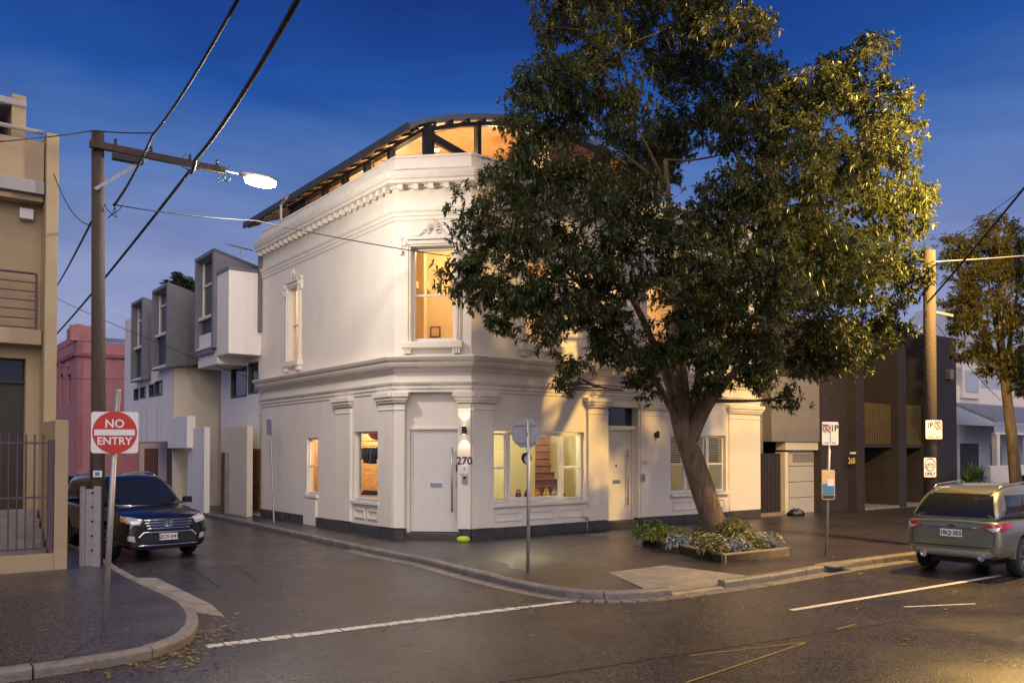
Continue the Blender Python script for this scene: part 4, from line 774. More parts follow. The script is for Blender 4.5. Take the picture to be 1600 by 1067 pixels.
text('house_number', '268', .30, RF.P(rs(1331, .36), rz_(1331, 720, .36), .352), x3(RF), (0, 0, 1), M['gold'], DB); MB().fbox(RF, rs(1331, .36) - .12, rs(1331, .36) + .12, rz_(1331, 709, .36), rz_(1331, 706, .36), .35, .45).build('number_lamp', M['frame'], DB)
fb(RF, rs(1478, .3), rs(1478, .3) + .35, rz_(1475, 592, .3), rz_(1475, 577, .3), .30, .5, 'meter_box', M['sleeper'], DB, .01)
# ------------------------------------------------------------------ pale verandah house at the right edge
VH = thing('verandah_house', 'pale blue verandah house with iron roof and arched chimney at the right edge', 'house', RF.P(rs(1540), FPZ, -3))
oV = -1.2; a, b = rs(1487, oV), rs(1487, oV) + 14; zv = lambda px, py: RF.z(px, py, oV)
wall(RF_v := Fac(RF.P(0, 0, oV).xy, U2), a, b, FPZ, zv(1540, 665), .3, [], 'wall', M['pale'], VH)
ze = zv(1540, 664); zr = RF.z(1540, 640, oV - .5)
vr = MB().prism([RF.P(a, ze, oV + 1.9), RF.P(b, ze, oV + 1.9), RF.P(b, ze + .9, oV), RF.P(a, ze + .9, oV)], (0, 0, .06)).build('verandah_roof', M['roofm'], VH)
for i in range(60):
    s = a + .1 + i * .23; MB().tube([RF.P(s, ze + .075, oV + 1.9), RF.P(s, ze + .975, oV)], .03, 5).build('roof_corrugation', M['roofm'], vr)
for i in range(int((b - a) / .12)): s = a + i * .12; fb(RF, s, s + .07, ze - .42, ze - .06, oV + 1.80, oV + 1.83, 'frieze_slat', M['pale'], VH)
for s in (a + .1, a + 3.3, a + 6.6): fb(RF, s, s + .28, FPZ, ze - .43, oV + 1.65, oV + 1.9, 'post', M['trim'], VH, .02)
fb(RF, a, b, ze - .5, ze - .425, oV + 1.78, oV + 1.86, 'beam', M['trim'], VH); fb(RF, a + .8, a + 2.6, FPZ + .3, FPZ + 2.5, oV - .05, oV + .03, 'window', M['dark'], VH); fb(RF, a + 3.9, a + 5, FPZ, FPZ + 2.4, oV - .05, oV + .03, 'door', M['dark'], VH)
# parapet chimney with arch, gable behind
cs = rs(1502, oV) ; fb(RF, a - .1, a + 8, ze + .95, ze + 1.75, oV - .35, oV - .05, 'parapet', M['trim'], VH, .02)
mb = MB(); cw = rs(1530, oV) - cs
mb.fpoly(RF, [(cs, ze + 1.2), (cs + cw, ze + 1.2), (cs + cw, ze + 2.6)] + [(cs + cw / 2 + cw / 2 * math.cos(t * math.pi / 10), ze + 2.6 + .35 * math.sin(t * math.pi / 10)) for t in range(1, 10)] + [(cs, ze + 2.6)], oV - .4, oV + .1).build('arched_pediment', M['trim'], VH, bevel=.02)
mb = MB(); mb.fpoly(RF, [(cs + .25, ze + 1.5), (cs + cw - .25, ze + 1.5), (cs + cw - .25, ze + 2.5), (cs + .25, ze + 2.5)], oV + .101, oV + .14).build('pediment_panel', M['pale'], VH, bevel=.02)
g0 = rs(1486, -4); MB().fpoly(RF, [(g0, FPZ), (g0 + 10, FPZ), (g0 + 10, RF.z(1540, 470, -4)), (g0 + 4.5, RF.z(1540, 470, -4)), (g0, RF.z(1488, 552, -4))], -8, -4).build('gable_wall', M['pale'], VH)
FW = tag(fb(RF, rs(1548, 1.6), rs(1548, 1.6) + 14, FPZ - .02, RF.z(1570, 727, 1.6), 1.4, 1.6, 'front_fence', M['trim'], None, .02), 'low white rendered front fence of the verandah house', 'fence')
# ------------------------------------------------------------------ trees
def bez(a, b, c, n): return [a * (1 - t) ** 2 + b * 2 * t * (1 - t) + c * t * t for t in [i / n for i in range(n + 1)]]
def whorl(mb, P, D, n, L, wd):
    """a whorl of bent lance-shaped leaves round direction D"""
    D = D.normalized(); a = D.orthogonal().normalized(); b = D.cross(a); t0 = random.random() * 6.28
    for j in range(n):
        t = t0 + j * 6.28 / n + random.uniform(-.3, .3); o = (a * math.cos(t) + b * math.sin(t)) + D * random.uniform(-.1, .7); o.normalize()
        o = (o + V((0, 0, -.35 * random.random()))).normalized(); l = L * random.uniform(.7, 1.25); sd = o.cross(V((0, 0, 1)))
        if sd.length < .1: sd = V((1, 0, 0))
        sd = (sd.normalized() + V((0, 0, random.uniform(-.6, .6)))).normalized() * wd * random.uniform(.8, 1.2)
        p1 = P + o * l * .5; p2 = P + o * l + V((0, 0, -.22 * l)); k = len(mb.v)
        mb.v += [P, p1 + sd, p2, p1 - sd]; mb.f += [(k, k + 1, k + 2), (k, k + 2, k + 3)]
def crown_blobs(blobs, Y0, dens, L, wd, n=8, keep=None):
    mb = MB(); cs = []
    for px, py, r, dy in blobs:
        c = atY(px, py, Y0 + dy); R = r * (Y0 + dy) / F; cs.append((c, R))
        for _ in range(max(4, int(dens * R * R / 11))):      # tufts at twig ends, each a handful of whorls
            d = V((random.gauss(0, 1), random.gauss(0, 1), random.gauss(0, 1))).normalized(); q = R * (random.random() ** .38) * random.uniform(.8, 1.16)
            tc_ = c + V((d.x * q, d.y * q, d.z * q * .92))
            for _ in range(random.randint(8, 14)):
                p = tc_ + V((random.gauss(0, .14), random.gauss(0, .14), random.gauss(0, .10)))
                if keep and not keep(p): continue
                whorl(mb, p, (d + V((0, 0, -.15)) + V((random.gauss(0, .35), random.gauss(0, .35), random.gauss(0, .35)))), n, L, wd)
    return mb, cs
random.seed(21)
blobs = [(905, 40, 90, 0), (1000, 20, 90, 1), (1105, 15, 80, -1), (1165, 50, 48, 0), (850, 150, 75, -1), (835, 225, 62, -1), (940, 150, 90, -1.5), (1050, 215, 60, 1.5), (1330, 115, 72, .5), (1265, 150, 80, -.5), (1385, 180, 66, 0), (1190, 215, 85, -1),
         (805, 300, 62, -1.5), (765, 355, 70, -2.0), (745, 440, 56, -2.2), (800, 465, 72, -2.2), (860, 380, 80, -2.5), (900, 290, 75, -1.5), (870, 490, 66, -2.5), (945, 440, 85, -2.5), (950, 530, 55, -2),
         (1000, 330, 75, -3), (1080, 410, 90, -3.3), (1140, 320, 85, -3), (1250, 290, 105, -2.5), (1345, 265, 95, -1), (1405, 320, 72, 0), (1190, 440, 90, -3), (1300, 420, 105, -2), (1395, 420, 68, -.3), (1375, 510, 58, 0), (1290, 530, 75, -1), (1170, 545, 72, -2), (1080, 530, 75, -2.5), (1010, 560, 52, -2), (1110, 600, 30, -1.5), (1250, 565, 40, -.5), (888, 600, 24, -1.5), (885, 572, 16, -1.6), (1000, 600, 26, -1), (1228, 625, 20, 0), (1190, 590, 30, -.5),
         (1060, 105, 66, 1), (1120, 165, 62, 0), (1000, 260, 80, 2.5), (1180, 130, 60, 2), (1250, 400, 100, 2), (1100, 480, 85, 2)]
TY = 18.6; tb0 = gnd(1122, 848, FPZ); TB = V((tb0.x, tb0.y, FPZ)); sc_ = TB.y / TY; TY = TB.y
def keep(p):
    d = (p.xy - C2).dot(RF.n); e = (p.xy - C1).dot(CF.n)
    return (d > .35 if (p.xy - C2).dot(RF.d) > 0 else e > .3) or p.z > Z_P1 + 1.5
TR = thing('street_tree', 'large leafy street tree with leaning trunk growing from the flower bed', 'tree', TB)
mb, cs = crown_blobs([(a_, b_, r_ * .88, d_) for a_, b_, r_, d_ in blobs], TY, 590, .14, .025, 8, keep); mb.build('crown', M['leaf'], TR, recalc=False, kind='stuff'); print('leaves', len(mb.f) // 2)
mb = MB(); fk = atY(1062, 655, TY - .2)
tp = [TB - V((0, 0, .1)), TB + V((-.02, 0, .25)), atY(1103, 780, TY), atY(1082, 715, TY - .1), fk, atY(1050, 570, TY), atY(1060, 470, TY + .7), atY(1075, 330, TY + .6)]
tp = smooth(tp, 4); mb.tube(tp, [.41 - .13 * min(1, i / 6) - .21 * max(0, (i - 10) / (len(tp) - 10)) for i in range(len(tp))], 16)
limbs = [(1130, 600, -.5, .20), (960, 420, -1.0, .13), (1170, 560, -.6, .17), (1250, 430, .2, .14), (1040, 250, .5, .14), (880, 420, -1.6, .09), (1180, 300, .4, .12), (1330, 330, .2, .10)]
ends = []
for px, py, dy, r in limbs:
    e = atY(px, py, TY + dy); m_ = (fk + e) / 2 + V((-.25 * (e.x - fk.x) * .6, 0, .25)); pts = bez(fk.lerp(atY(1082, 715, TY - .1), .75), m_ if py < 540 else fk + (e - fk) * .35, e, 8); mb.tube(pts, [r * (1 - .6 * i / 8) for i in range(9)], 9); ends += [(p, r * (1 - .6 * i / 8)) for i, p in enumerate(pts) if i > 3]
for c, R in cs:
    q, r = random.choice(sorted(ends, key=lambda e: (e[0] - c).length + (2 if e[0].z > c.z + .5 else 0))[:5]); pts = bez(q, (q + c) / 2 + V((random.gauss(0, .25), random.gauss(0, .25), random.uniform(-.35, .25))), c, 6); mb.tube(pts, [max(.012, min(r * .6, .06) * (1 - .75 * i / 6)) for i in range(7)], 6)
    ends += [(pts[3], .04), (pts[5], .03)]
    for _ in range(6):
        d = V((random.gauss(0, 1), random.gauss(0, 1), random.gauss(0, .8) + .3)).normalized(); mb.tube([c.lerp(q, random.uniform(0, .5)), c + d * R * .5, c + d * R * .95], [.018, .012, .005], 4, False)
mb.build('trunk', M['bark'], TR, smooth=True)
# second tree at the right edge
T2 = thing('street_tree', 'smaller yellow-lit street tree with curved trunk in front of the verandah house', 'tree', atY(1590, 800, 27))
b2 = [(1540, 410, 62, 0), (1600, 395, 62, 1), (1502, 455, 34, 0), (1560, 490, 62, -1), (1515, 545, 34, -.5), (1600, 560, 56, 0), (1650, 450, 80, 0), (1490, 390, 30, 0), (1560, 580, 30, 0), (1650, 580, 60, 1), (1500, 500, 30, 1), (1560, 350, 24, 0)]
mb, cs = crown_blobs([(a_, b_, r_ * .95, d_) for a_, b_, r_, d_ in b2], 27, 330, .17, .032, 7); mb.build('crown', M['leaf2'], T2, recalc=False, kind='stuff')
mb = MB(); t0 = atY(1592, 800, 27); t0.z = FPZ - .1; t1 = atY(1582, 690, 27); t2 = atY(1566, 560, 27); mb.tube([t0, t1, t2, atY(1560, 480, 27)], [.20, .17, .13, .08], 10)
for c, R in cs: pts = bez(t2.lerp(t1, random.random() * .4), (t2 + c) / 2 + V((0, 0, -.3)), c, 6); mb.tube(pts, [.09 * (1 - .8 * i / 6) for i in range(7)], 6)
mb.build('trunk', M['bark'], T2, smooth=True)
T3 = thing('distant_tree', 'small dark tree top showing above the townhouse roofs', 'tree', V((atY(285, 470, 50).x, 50, 0)))
mb, cs = crown_blobs([(275, 442, 14, 0), (292, 440, 13, 0), (283, 455, 20, 0), (265, 452, 10, 0)], 50, 40, .4, .09, 6); mb.build('crown', M['leaf'], T3, recalc=False, kind='stuff'); p_ = atY(283, 455, 50); MB().tube([(p_.x, p_.y, 0), p_], [.25, .1], 7).build('trunk', M['bark'], T3)
# ------------------------------------------------------------------ flower bed round the tree
pc = [gnd(1131, 880, FPZ), gnd(1236, 868, FPZ)]; du = (pc[1] - pc[0]).xy; lw_ = du.length; du.normalize(); dv = V((-du.y, du.x)); dl = 3.0; pa = gnd(1004, 850, FPZ).xy - pc[0].xy; dv = pa.normalized(); dl = pa.length
PB = thing('flower_bed', 'raised flower bed edged with timber sleepers round the tree', 'planter', pc[0])
cor = [pc[0].xy, pc[0].xy + du * lw_, pc[0].xy + du * lw_ + dv * dl, pc[0].xy + dv * dl]
for a_, b_ in zip(cor, cor[1:] + cor[:1]):
    L = (b_ - a_).length; n = 2 if L > 2.5 else 1; t = (b_ - a_).normalized(); nn = V((-t.y, t.x)) * .07
    for i in range(n):
        p, q = a_ + t * (L * i / n + .01), a_ + t * (L * (i + 1) / n - .01); MB().prism([(v.x, v.y, FPZ - .02) for v in (p, q, q + nn, p + nn)], (0, 0, .20 + .01 * i)).build('sleeper', M['sleeper'], PB, bevel=.012)
MB().prism([(p.x, p.y, FPZ) for p in cor], (0, 0, .15)).build('soil', M['soil'], PB)
def shrub(pu, pv, R, h, m, label, flower=None, nfl=0, L=.07):
    p = cor[0] + du * lw_ * pu + dv * dl * pv; base = V((p.x, p.y, FPZ + .15)); t = thing('bed_plant', label, 'plant', base, group='plants in the flower bed'); mb = MB(); fl = MB()
    R *= 1.2; h *= random.uniform(.9, 1.25)
    for _ in range(int(150 * R * 2.4)):
        d = V((random.gauss(0, 1), random.gauss(0, 1), abs(random.gauss(0, 1)))).normalized() * random.random() ** .4; q = base + V((d.x * R, d.y * R, d.z * h + .02)); whorl(mb, q, d + V((0, 0, .4)), 5, L, L * .22)
    mb.build('foliage', M[m], t, recalc=False, kind='stuff')
    if flower:
        for _ in range(nfl):
            d = V((random.gauss(0, 1), random.gauss(0, 1), abs(random.gauss(0, 1)) + .3)).normalized(); q = base + V((d.x * R, d.y * R, d.z * h + .04))
            for j in range(5): an = j * 1.2566; e = V((math.cos(an), math.sin(an), .3)) * .028; k = len(fl.v); s_ = V((-math.sin(an), math.cos(an), 0)) * .012; fl.v += [q, q + e * .6 + s_, q + e, q + e * .6 - s_]; fl.f += [(k, k + 1, k + 2, k + 3)]
        fl.build('flowers', M[flower], t, recalc=False, kind='stuff')
shrub(.1, .95, .40, .42, 'g1', 'bright green bush at the far left end of the flower bed', L=.09); shrub(.15, .70, .36, .30, 'g2', 'olive bush left of the tree trunk'); shrub(.05, .55, .26, .26, 'g3', 'silver-blue grassy plant left of the trunk', L=.12); shrub(.25, .40, .28, .28, 'g2', 'yellow-flowered plant at the foot of the trunk', 'fy', 14)
shrub(.02, .14, .30, .30, 'g2', 'white-flowered plant spilling over the near corner of the flower bed', 'fw', 70); shrub(.35, .12, .26, .24, 'g3', 'silver plant with a red bloom beside the white flowers', 'fr', 3); shrub(.60, .14, .30, .34, 'g2', 'white-flowered bush in the middle of the front edge', 'fw', 45); shrub(.88, .15, .28, .28, 'g3', 'grey-blue flowering plant at the right corner of the bed', 'fw', 30); shrub(.85, .5, .40, .50, 'g2', 'tall olive bush right of the tree trunk', L=.10); shrub(.9, .85, .35, .4, 'g2', 'olive bush at the back right of the bed'); shrub(-.02, .82, .24, .2, 'g2', 'low olive plant on the left edge of the flower bed')
# yucca by the verandah house
yp = RF.P(rs(1522, 1.2), FPZ, 1.2); YU = thing('yucca', 'spiky yucca bush in front of the verandah house', 'plant', yp); mb = MB()
for cx, cz in ((-.6, .9), (0, 1.2), (.6, 1.0), (.2, .7)):
    c = yp + V((RF.d.x * cx, RF.d.y * cx, cz))
    for _ in range(70):
        d = V((random.gauss(0, 1), random.gauss(0, 1), random.gauss(.5, .8))).normalized(); s_ = d.cross(V((0, 0, 1))).normalized() * .03; k = len(mb.v); mb.v += [c - s_, c + s_, c + d * .7]; mb.f += [(k, k + 1, k + 2)]
mb.build('leaves', M['g1'], YU, recalc=False); MB().tube([yp, yp + V((0, 0, 1.0))], .1, 8).build('stem', M['bark'], YU)
# ------------------------------------------------------------------ signs
def plate(P, xd, w_, h_, nm, m, parent, th=.006, rad=.03, lift=0):
    xd = V(xd).normalized(); n_ = V((xd.y, -xd.x, 0)); pts = []
    for cx, cz, a0 in ((1, 1, 0), (-1, 1, 90), (-1, -1, 180), (1, -1, 270)):
        for k in range(4): t = math.radians(a0 + k * 30); pts.append(P + xd * (cx * (w_ / 2 - rad) + rad * math.cos(t)) + V((0, 0, cz * (h_ / 2 - rad) + rad * math.sin(t))) + n_ * lift)
    return MB().prism(pts, n_ * th).build(nm, m, parent)
X = V((1, 0, 0))
# NO ENTRY
b0 = gnd(162, 990, FPZ); NE = thing('no_entry_sign', 'red and white NO ENTRY sign on a grey post at the left kerb', 'sign', b0); tp_ = atY(184, 612, b0.y); MB().tube([b0 - V((0, 0, .1)), tp_], .034, 12).build('post', M['galv'], NE, smooth=True); MB().lathe([(.036, 0), (.036, .02), (.02, .035)], tp_, (0, 0, 1), 12).build('post_cap', M['galv'], NE)
c = atY(179.5, 675.5, b0.y - .05); xd = V((.985, .17, 0)); sw = 69 * b0.y / F; plate(c, xd, sw, sw * .93, 'sign_plate', M['signw'], NE, rad=.03)
n_ = V((xd.y, -xd.x, 0)).normalized(); MB().lathe([(sw * .475, .0065), (sw * .475, .0085)], c, n_, 40).build('red_disc', M['signr'], NE)
xdn = xd.normalized(); MB().hexa([c + xdn * a_ * sw + V((0, 0, z_)) * 1 + n_ * o for o in (.009, .011) for a_, z_ in ((-.43, -.035), (.43, -.035), (.43, .035), (-.43, .035))]).build('white_bar', M['signw'], NE)
text('lettering', 'NO', sw * .26, c + V((0, 0, sw * .19)) + n_ * .01, xdn, (0, 0, 1), M['signw'], NE, .003); text('lettering', 'ENTRY', sw * .24, c + V((0, 0, -sw * .20)) + n_ * .01, xdn, (0, 0, 1), M['signw'], NE, .003)
# stop sign seen from behind
b0 = gnd(825, 893, FPZ); SG = thing('stop_sign', 'octagonal sign seen from behind on a grey post at the corner', 'sign', b0); MB().tube([b0 - V((0, 0, .1)), atY(826, 655, b0.y)], .032, 12).build('post', M['galv'], SG, smooth=True)
c = atY(822, 677, b0.y + .06); r = 24.5 * b0.y / F; xs = V((.93, -.2, 0)).normalized(); ns = V((-xs.y, xs.x, 0))
MB().prism([c + xs * r * math.cos(math.radians(22.5 + 45 * k)) + V((0, 0, r * math.sin(math.radians(22.5 + 45 * k)))) for k in range(8)], ns * .004).build('sign_plate', M['galv'], SG)
for z_ in (.16, -.16): MB().hexa([c + xs * a_ + V((0, 0, z_ + h_)) - ns * o for o in (.001, .03) for a_, h_ in ((-.2, -.015), (.2, -.015), (.2, .015), (-.2, .015))]).build('bracket', M['galv'], SG)
# parking sign with map board
b0 = gnd(1291, 868, FPZ); PK1 = thing('parking_sign', 'white parking sign over a small map board on a grey post by the kerb', 'sign', b0); MB().tube([b0 - V((0, 0, .1)), atY(1296, 672, b0.y)], .033, 12).build('post', M['galv'], PK1, smooth=True)
def parking(P, xd, w_, h_, parent, txt):
    xd = V(xd).normalized(); n_ = V((xd.y, -xd.x, 0)); plate(P, xd, w_, h_, 'sign_plate', M['signw'], parent); q = n_ * .008
    MB().hexa([P + xd * a_ + V((0, 0, z_)) + n_ * o for o in (.0065, .008) for a_, z_ in ((-.006, -h_ * .42), (.006, -h_ * .42), (.006, h_ * .42), (-.006, h_ * .42))]).build('divider', M['signk'], parent)
    sx = (-1, 1) if txt == 'left' else (1, -1)
    text('lettering', '1P', h_ * .38, P + xd * w_ * .25 * -sx[0] + V((0, 0, h_ * .22)) + q, xd, (0, 0, 1), M['signk'], parent, .002); text('lettering', 'S', h_ * .32, P + xd * w_ * .25 * sx[0] + V((0, 0, h_ * .24)) + q, xd, (0, 0, 1), M['signred2'], parent, .002)
    cc = P + xd * w_ * .25 * sx[0] + V((0, 0, h_ * .24)) + q; MB().tube([cc + xd * w_ * .19 * math.cos(k * .3927) + V((0, 0, w_ * .19 * math.sin(k * .3927))) for k in range(17)], .008, 5).build('ring', M['signred2'], parent); MB().tube([cc + xd * -.09 + V((0, 0, .09)), cc + xd * .09 - V((0, 0, .09))], .007, 5).build('slash', M['signred2'], parent)
    for sg in (-1, 1): MB().prism([P + xd * (sg * w_ * .1) + V((0, 0, -h_ * .40 + .008)) + q, P + xd * (sg * w_ * .1) + V((0, 0, -h_ * .40 - .008)) + q, P + xd * (sg * w_ * .42) + V((0, 0, -h_ * .40)) + q], n_ * .002).build('arrow', M['signk'], parent)
xp = V((.97, .24, 0)); k_ = b0.y / F
parking(atY(1297, 677, b0.y - .05), xp, 29 * k_, 36 * k_, PK1, 'left')
c = atY(1293.5, 757, b0.y - .05); plate(c, xp, 23 * k_, 46 * k_, 'map_board', M['posterw'], PK1, .02); n_ = V((xp.y, -xp.x, 0)).normalized(); plate(c - V((0, 0, 7 * k_)), xp, 21 * k_, 17 * k_, 'map_sea', M['blue'], PK1, .002, .01, .021); plate(c - V((0, 0, 19 * k_)), xp, 21 * k_, 5 * k_, 'map_photo', M['cloth'], PK1, .002, .01, .021); plate(c + V((0, 0, 3 * k_)) + xp * 4 * k_, xp, 12 * k_, 10 * k_, 'map_land', M['signw'], PK1, .002, .01, .024)
# thin old pole against the side wall
b0 = LF.P(LF.s(428, 806, .45), FPZ, .45); OP = thing('thin_pole', 'thin leaning grey sign pole beside the left side wall', 'pole', b0); t_ = LF.P(LF.s(422, 652, .45), LF.z(422, 652, .45), .45); MB().tube([b0, t_], .03, 8).build('post', M['galv'], OP); MB().hexa([t_.lerp(b0, k) + V((LF.d.x, LF.d.y, 0)) * a_ + V((LF.n.x, LF.n.y, 0)) * o for k in (.02, .17) for a_, o in ((-.2, .035), (.2, .035), (.2, .045), (-.2, .045))]).build('sign_plate', M['galv'], OP)
# hi-vis bag on the step
hb = gnd(724, 846, FPZ); HB = tag(MB().loft([[hb + V((.17 * kx * math.cos(t * .5236), .10 * kx * math.sin(t * .5236), z_)) for t in range(12)] for z_, kx in ((0, .8), (.05, 1), (.09, .95), (.13, .55))]).build('bag', M['tarp'], smooth=True), 'small yellow-green bag lying at the foot of the lit pilaster', 'bag')
# bin beside the gate wall
bp_ = gnd(286, 790, 0); BN = thing('wheelie_bin', 'dark wheelie bin with orange lid beside the gate wall', 'bin', bp_); MB().loft([[bp_ + V((a_ * w_, b_ * w_, z_)) for a_, b_ in ((-1, -1), (1, -1), (1, 1), (-1, 1))] for z_, w_ in ((.05, .22), (1.0, .29))]).build('body', M['binm'], BN, bevel=.02); MB().box(bp_.x - .31, bp_.x + .31, bp_.y - .33, bp_.y + .31, 1.001, 1.06).build('lid', M['orange'], BN, bevel=.02)
for sx in (-.2, .2): MB().lathe([(.1, -.03), (.1, .03)], bp_ + V((sx, .25, .1)), (1, 0, 0), 14).build('wheel', M['tyre'], BN)
# rubbish bag at the garage
rg = RF.P(rs(1243, .3), FPZ, .3); RG = tag(MB().loft([[rg + V((.3 * kx * math.cos(t * .5236 + .3 * z_), .2 * kx * math.sin(t * .5236), z_ * (1 + .2 * math.sin(t * 2)))) for t in range(12)] for z_, kx in ((0, .9), (.08, 1.05), (.16, .8), (.22, .35))]).build('rubbish_bag', M['carglass']), 'shiny dark rubbish bag by the garage door', 'bag')
# ------------------------------------------------------------------ poles, lamps, wires
pb = gnd(149, 882, FPZ); PP = thing('power_pole', 'dark timber power pole with cross arm and street lamp on the left', 'pole', pb); kp = pb.y / F
ptop = atY(153, 207, pb.y); MB().tube([V((pb.x, pb.y, FPZ - .2)), V((pb.x + .03, pb.y, 3)), ptop], [.135, .13, .115], 14).build('shaft', M['wood_pole'], PP, smooth=True)
MB().box(pb.x - .12, pb.x + .14, pb.y - .17, pb.y - .152, FPZ - .05, FPZ + 1.45).build('steel_web', M['galv'], PP)
for sx, w_ in ((-.16, .05), (.10, .08)):
    MB().box(pb.x + sx - .04, pb.x + sx + w_, pb.y - .22, pb.y - .15, FPZ - .05, FPZ + 1.5).build('steel_stub', M['galv'], PP, bevel=.006)
for i in range(5): MB().lathe([(.02, 0), (.02, .025)], V((pb.x + .02, pb.y - .17, FPZ + .3 + i * .27)), (0, -1, 0), 8).build('bolt', M['dark'], PP)
cc = atY(153, 740, pb.y - .16); MB().box(cc.x - .08, cc.x + .08, cc.y - .02, cc.y, cc.z - .06, cc.z + .06).build('number_plate', M['signw'], PP); MB().box(cc.x - .045, cc.x + .045, cc.y - .024, cc.y - .021, cc.z - .035, cc.z + .035).build('plate_mark', M['blue'], PP)
u3 = V((U2.x, U2.y, 0)); zA = ptop.z - .30; a0 = V((pb.x, pb.y, zA)) + V((0, -.16, 0)); arm_e = a0 + u3 * 2.45
def beam(a, b, w_, h_, nm, m, parent):
    d = (b - a).normalized(); s_ = d.cross(V((0, 0, 1))).normalized() * w_ / 2; u = s_.cross(d).normalized() * h_ / 2
    return MB().hexa([a - s_ - u, a + s_ - u, a + s_ + u, a - s_ + u, b - s_ - u, b + s_ - u, b + s_ + u, b - s_ + u]).build(nm, m, parent)
beam(a0 - u3 * .1, arm_e, .10, .13, 'cross_arm', M['wood_pole'], PP); beam(a0 + V((0, 0, -.85)), a0 + u3 * .95 + V((0, 0, -.05)), .03, .06, 'brace', M['galv'], PP); beam(a0 + u3 * .3 + V((0, 0, -.15)), a0 + u3 * .85 + V((0, 0, -.15)), .16, .12, 'control_box', M['black'], PP)
for q in (.35, 1.0, 1.75, 2.3): p = a0 + u3 * q; MB().lathe([(.02, .06), (.035, .1), (.02, .13), (.035, .16), (.015, .2)], p, (0, 0, 1), 10).build('insulator', M['zincd'], PP)
lh = arm_e + u3 * .72; MB().tube([arm_e - u3 * .1, lh - u3 * .25], .025, 8).build('lamp_arm', M['galv'], PP)
SL = thing('street_lamp', 'bright white street lamp head at the end of the cross arm', 'street lamp', lh); d3 = u3
MB().tube([lh - d3 * .38, lh - d3 * .2, lh + d3 * .25, lh + d3 * .42], [.05, .09, .10, .03], 12).build('housing', M['silver'], SL, smooth=True)
MB().loft([[lh + d3 * (.05 + a_ * k1) + V((-d3.y, d3.x, 0)) * b_ * k1 + V((0, 0, z_)) for a_, b_ in [(.36 * math.cos(t * .5236), .17 * math.sin(t * .5236)) for t in range(12)]] for z_, k1 in ((-.06, 1), (-.14, .9), (-.18, .5))]).build('lens', M['led'], SL, smooth=True)
lamp('street_light', lh + V((0, 0, -.32)), 760, (1, .87, .68), SL, .12)
def wire(pts, r, name_label, sag=.2, n=14, m='cable'):
    out = []
    for a_, b_ in zip(pts, pts[1:]): out += [a_.lerp(b_, i / n) - V((0, 0, sag * 4 * (i / n) * (1 - i / n))) for i in range(n)]
    out.append(pts[-1]); return tag(MB().tube(out, r, 6).build('overhead_wire', M[m], smooth=True), name_label, 'wire', 'overhead wires')
i1 = a0 + u3 * 1.75 + V((0, 0, .1)); i2 = a0 + u3 * .9 + V((0, 0, .12)); ip = V((pb.x + .16, pb.y, atY(165, 322, pb.y).z))
wire([atY(467, -3, 8.5), atY(305, 250, 15.5), i1 + V((0, 0, -.25)), atY(78, 533, 42)], .035, 'thick bundled cable crossing the sky and passing the cross arm tip', .12)
wire([atY(373, -3, 9), atY(238, 212, 15.8), ip + V((.12, 0, 0))], .024, 'upper cable running from the top of the picture to the pole', .1); wire([ip - V((.3, 0, .3)), atY(78, 463, 40)], .024, 'cable leaving the pole down the side street', .1)
wire([ip + V((.1, 0, .03)), atY(400, 345, 18.5), CF.P(CF.s(705, 402), CF.z(705, 402), .1)], .012, 'thin service wire from the pole to the upper corner window', .05)
wire([atY(-5, 222, 13), V((ptop.x, ptop.y - .14, ptop.z - .02)), atY(240, 208, 15.8)], .013, 'thin wire from the tan building over the pole top', .02)
wire([atY(84, 272, 16.4), V((pb.x - .14, pb.y, atY(141, 352, pb.y).z))], .010, 'short drooping wire from the tan fin to the pole', .25)
wire([atY(79, 462, 38), atY(270, 545, 31), LF.P(LF.s(410, 592), LF.z(410, 592), .3)], .012, 'low wire from the side street to the townhouse wall', .05)
wire([atY(78, 590, 40), atY(205, 591, 40)], .012, 'faint wire in front of the pink building', .05)
for k in range(6):   # loose loops at the pole and arm
    c0 = [ip + V((.12, 0, 0)), i1, arm_e][k % 3]; mb = [c0 + V((.22 * math.sin(t * .8 + k) * t / 6, .05 * math.cos(t), -.30 * math.sin(t * math.pi / 6) + .02 * t)) for t in range(7)]; MB().tube(mb, .009, 5).build('jumper_cable', M['cable'], PP, smooth=True)
# right pole with parking and bicycle signs
yR = 19.2; pr = atY(1454, 850, yR); pr.z = FPZ; RPl = thing('power_pole', 'yellow-lit timber pole with parking and bicycle signs behind the right car', 'pole', pr); MB().tube([pr - V((0, 0, .1)), atY(1453, 600, yR), atY(1452, 392, yR)], [.15, .14, .13], 14).build('shaft', M['wood_pole'], RPl, smooth=True); beam(atY(1452, 486, yR), atY(1452, 486, yR) + u3 * 1.1, .06, .06, 'side_arm', M['galv'], RPl)
S1 = thing('parking_sign', 'white two-part parking sign fixed to the right pole', 'sign', atY(1459, 671, yR - .2)); parking(atY(1459, 671, yR - .2), xp, 30 * yR / F, 29 * yR / F, S1, 'right')
S2 = thing('bicycle_sign', 'white sign with a circled bicycle and the word ONLY on the right pole', 'sign', atY(1453, 730, yR - .2)); c = atY(1453, 730, yR - .22); k_ = yR / F; plate(c, xp, 22 * k_, 30 * k_, 'sign_plate', M['signw'], S2); n_ = V((xp.y, -xp.x, 0)).normalized(); xpn = xp.normalized()
ring = lambda cc, r, w_, nm, m: MB().tube([cc + xpn * r * math.cos(k * .3142) + V((0, 0, r * math.sin(k * .3142))) for k in range(21)], w_, 5).build(nm, m, S2)
c1 = c + V((0, 0, 4.5 * k_)) + n_ * .008; ring(c1, 9.3 * k_, .008, 'ring', M['signred2'])
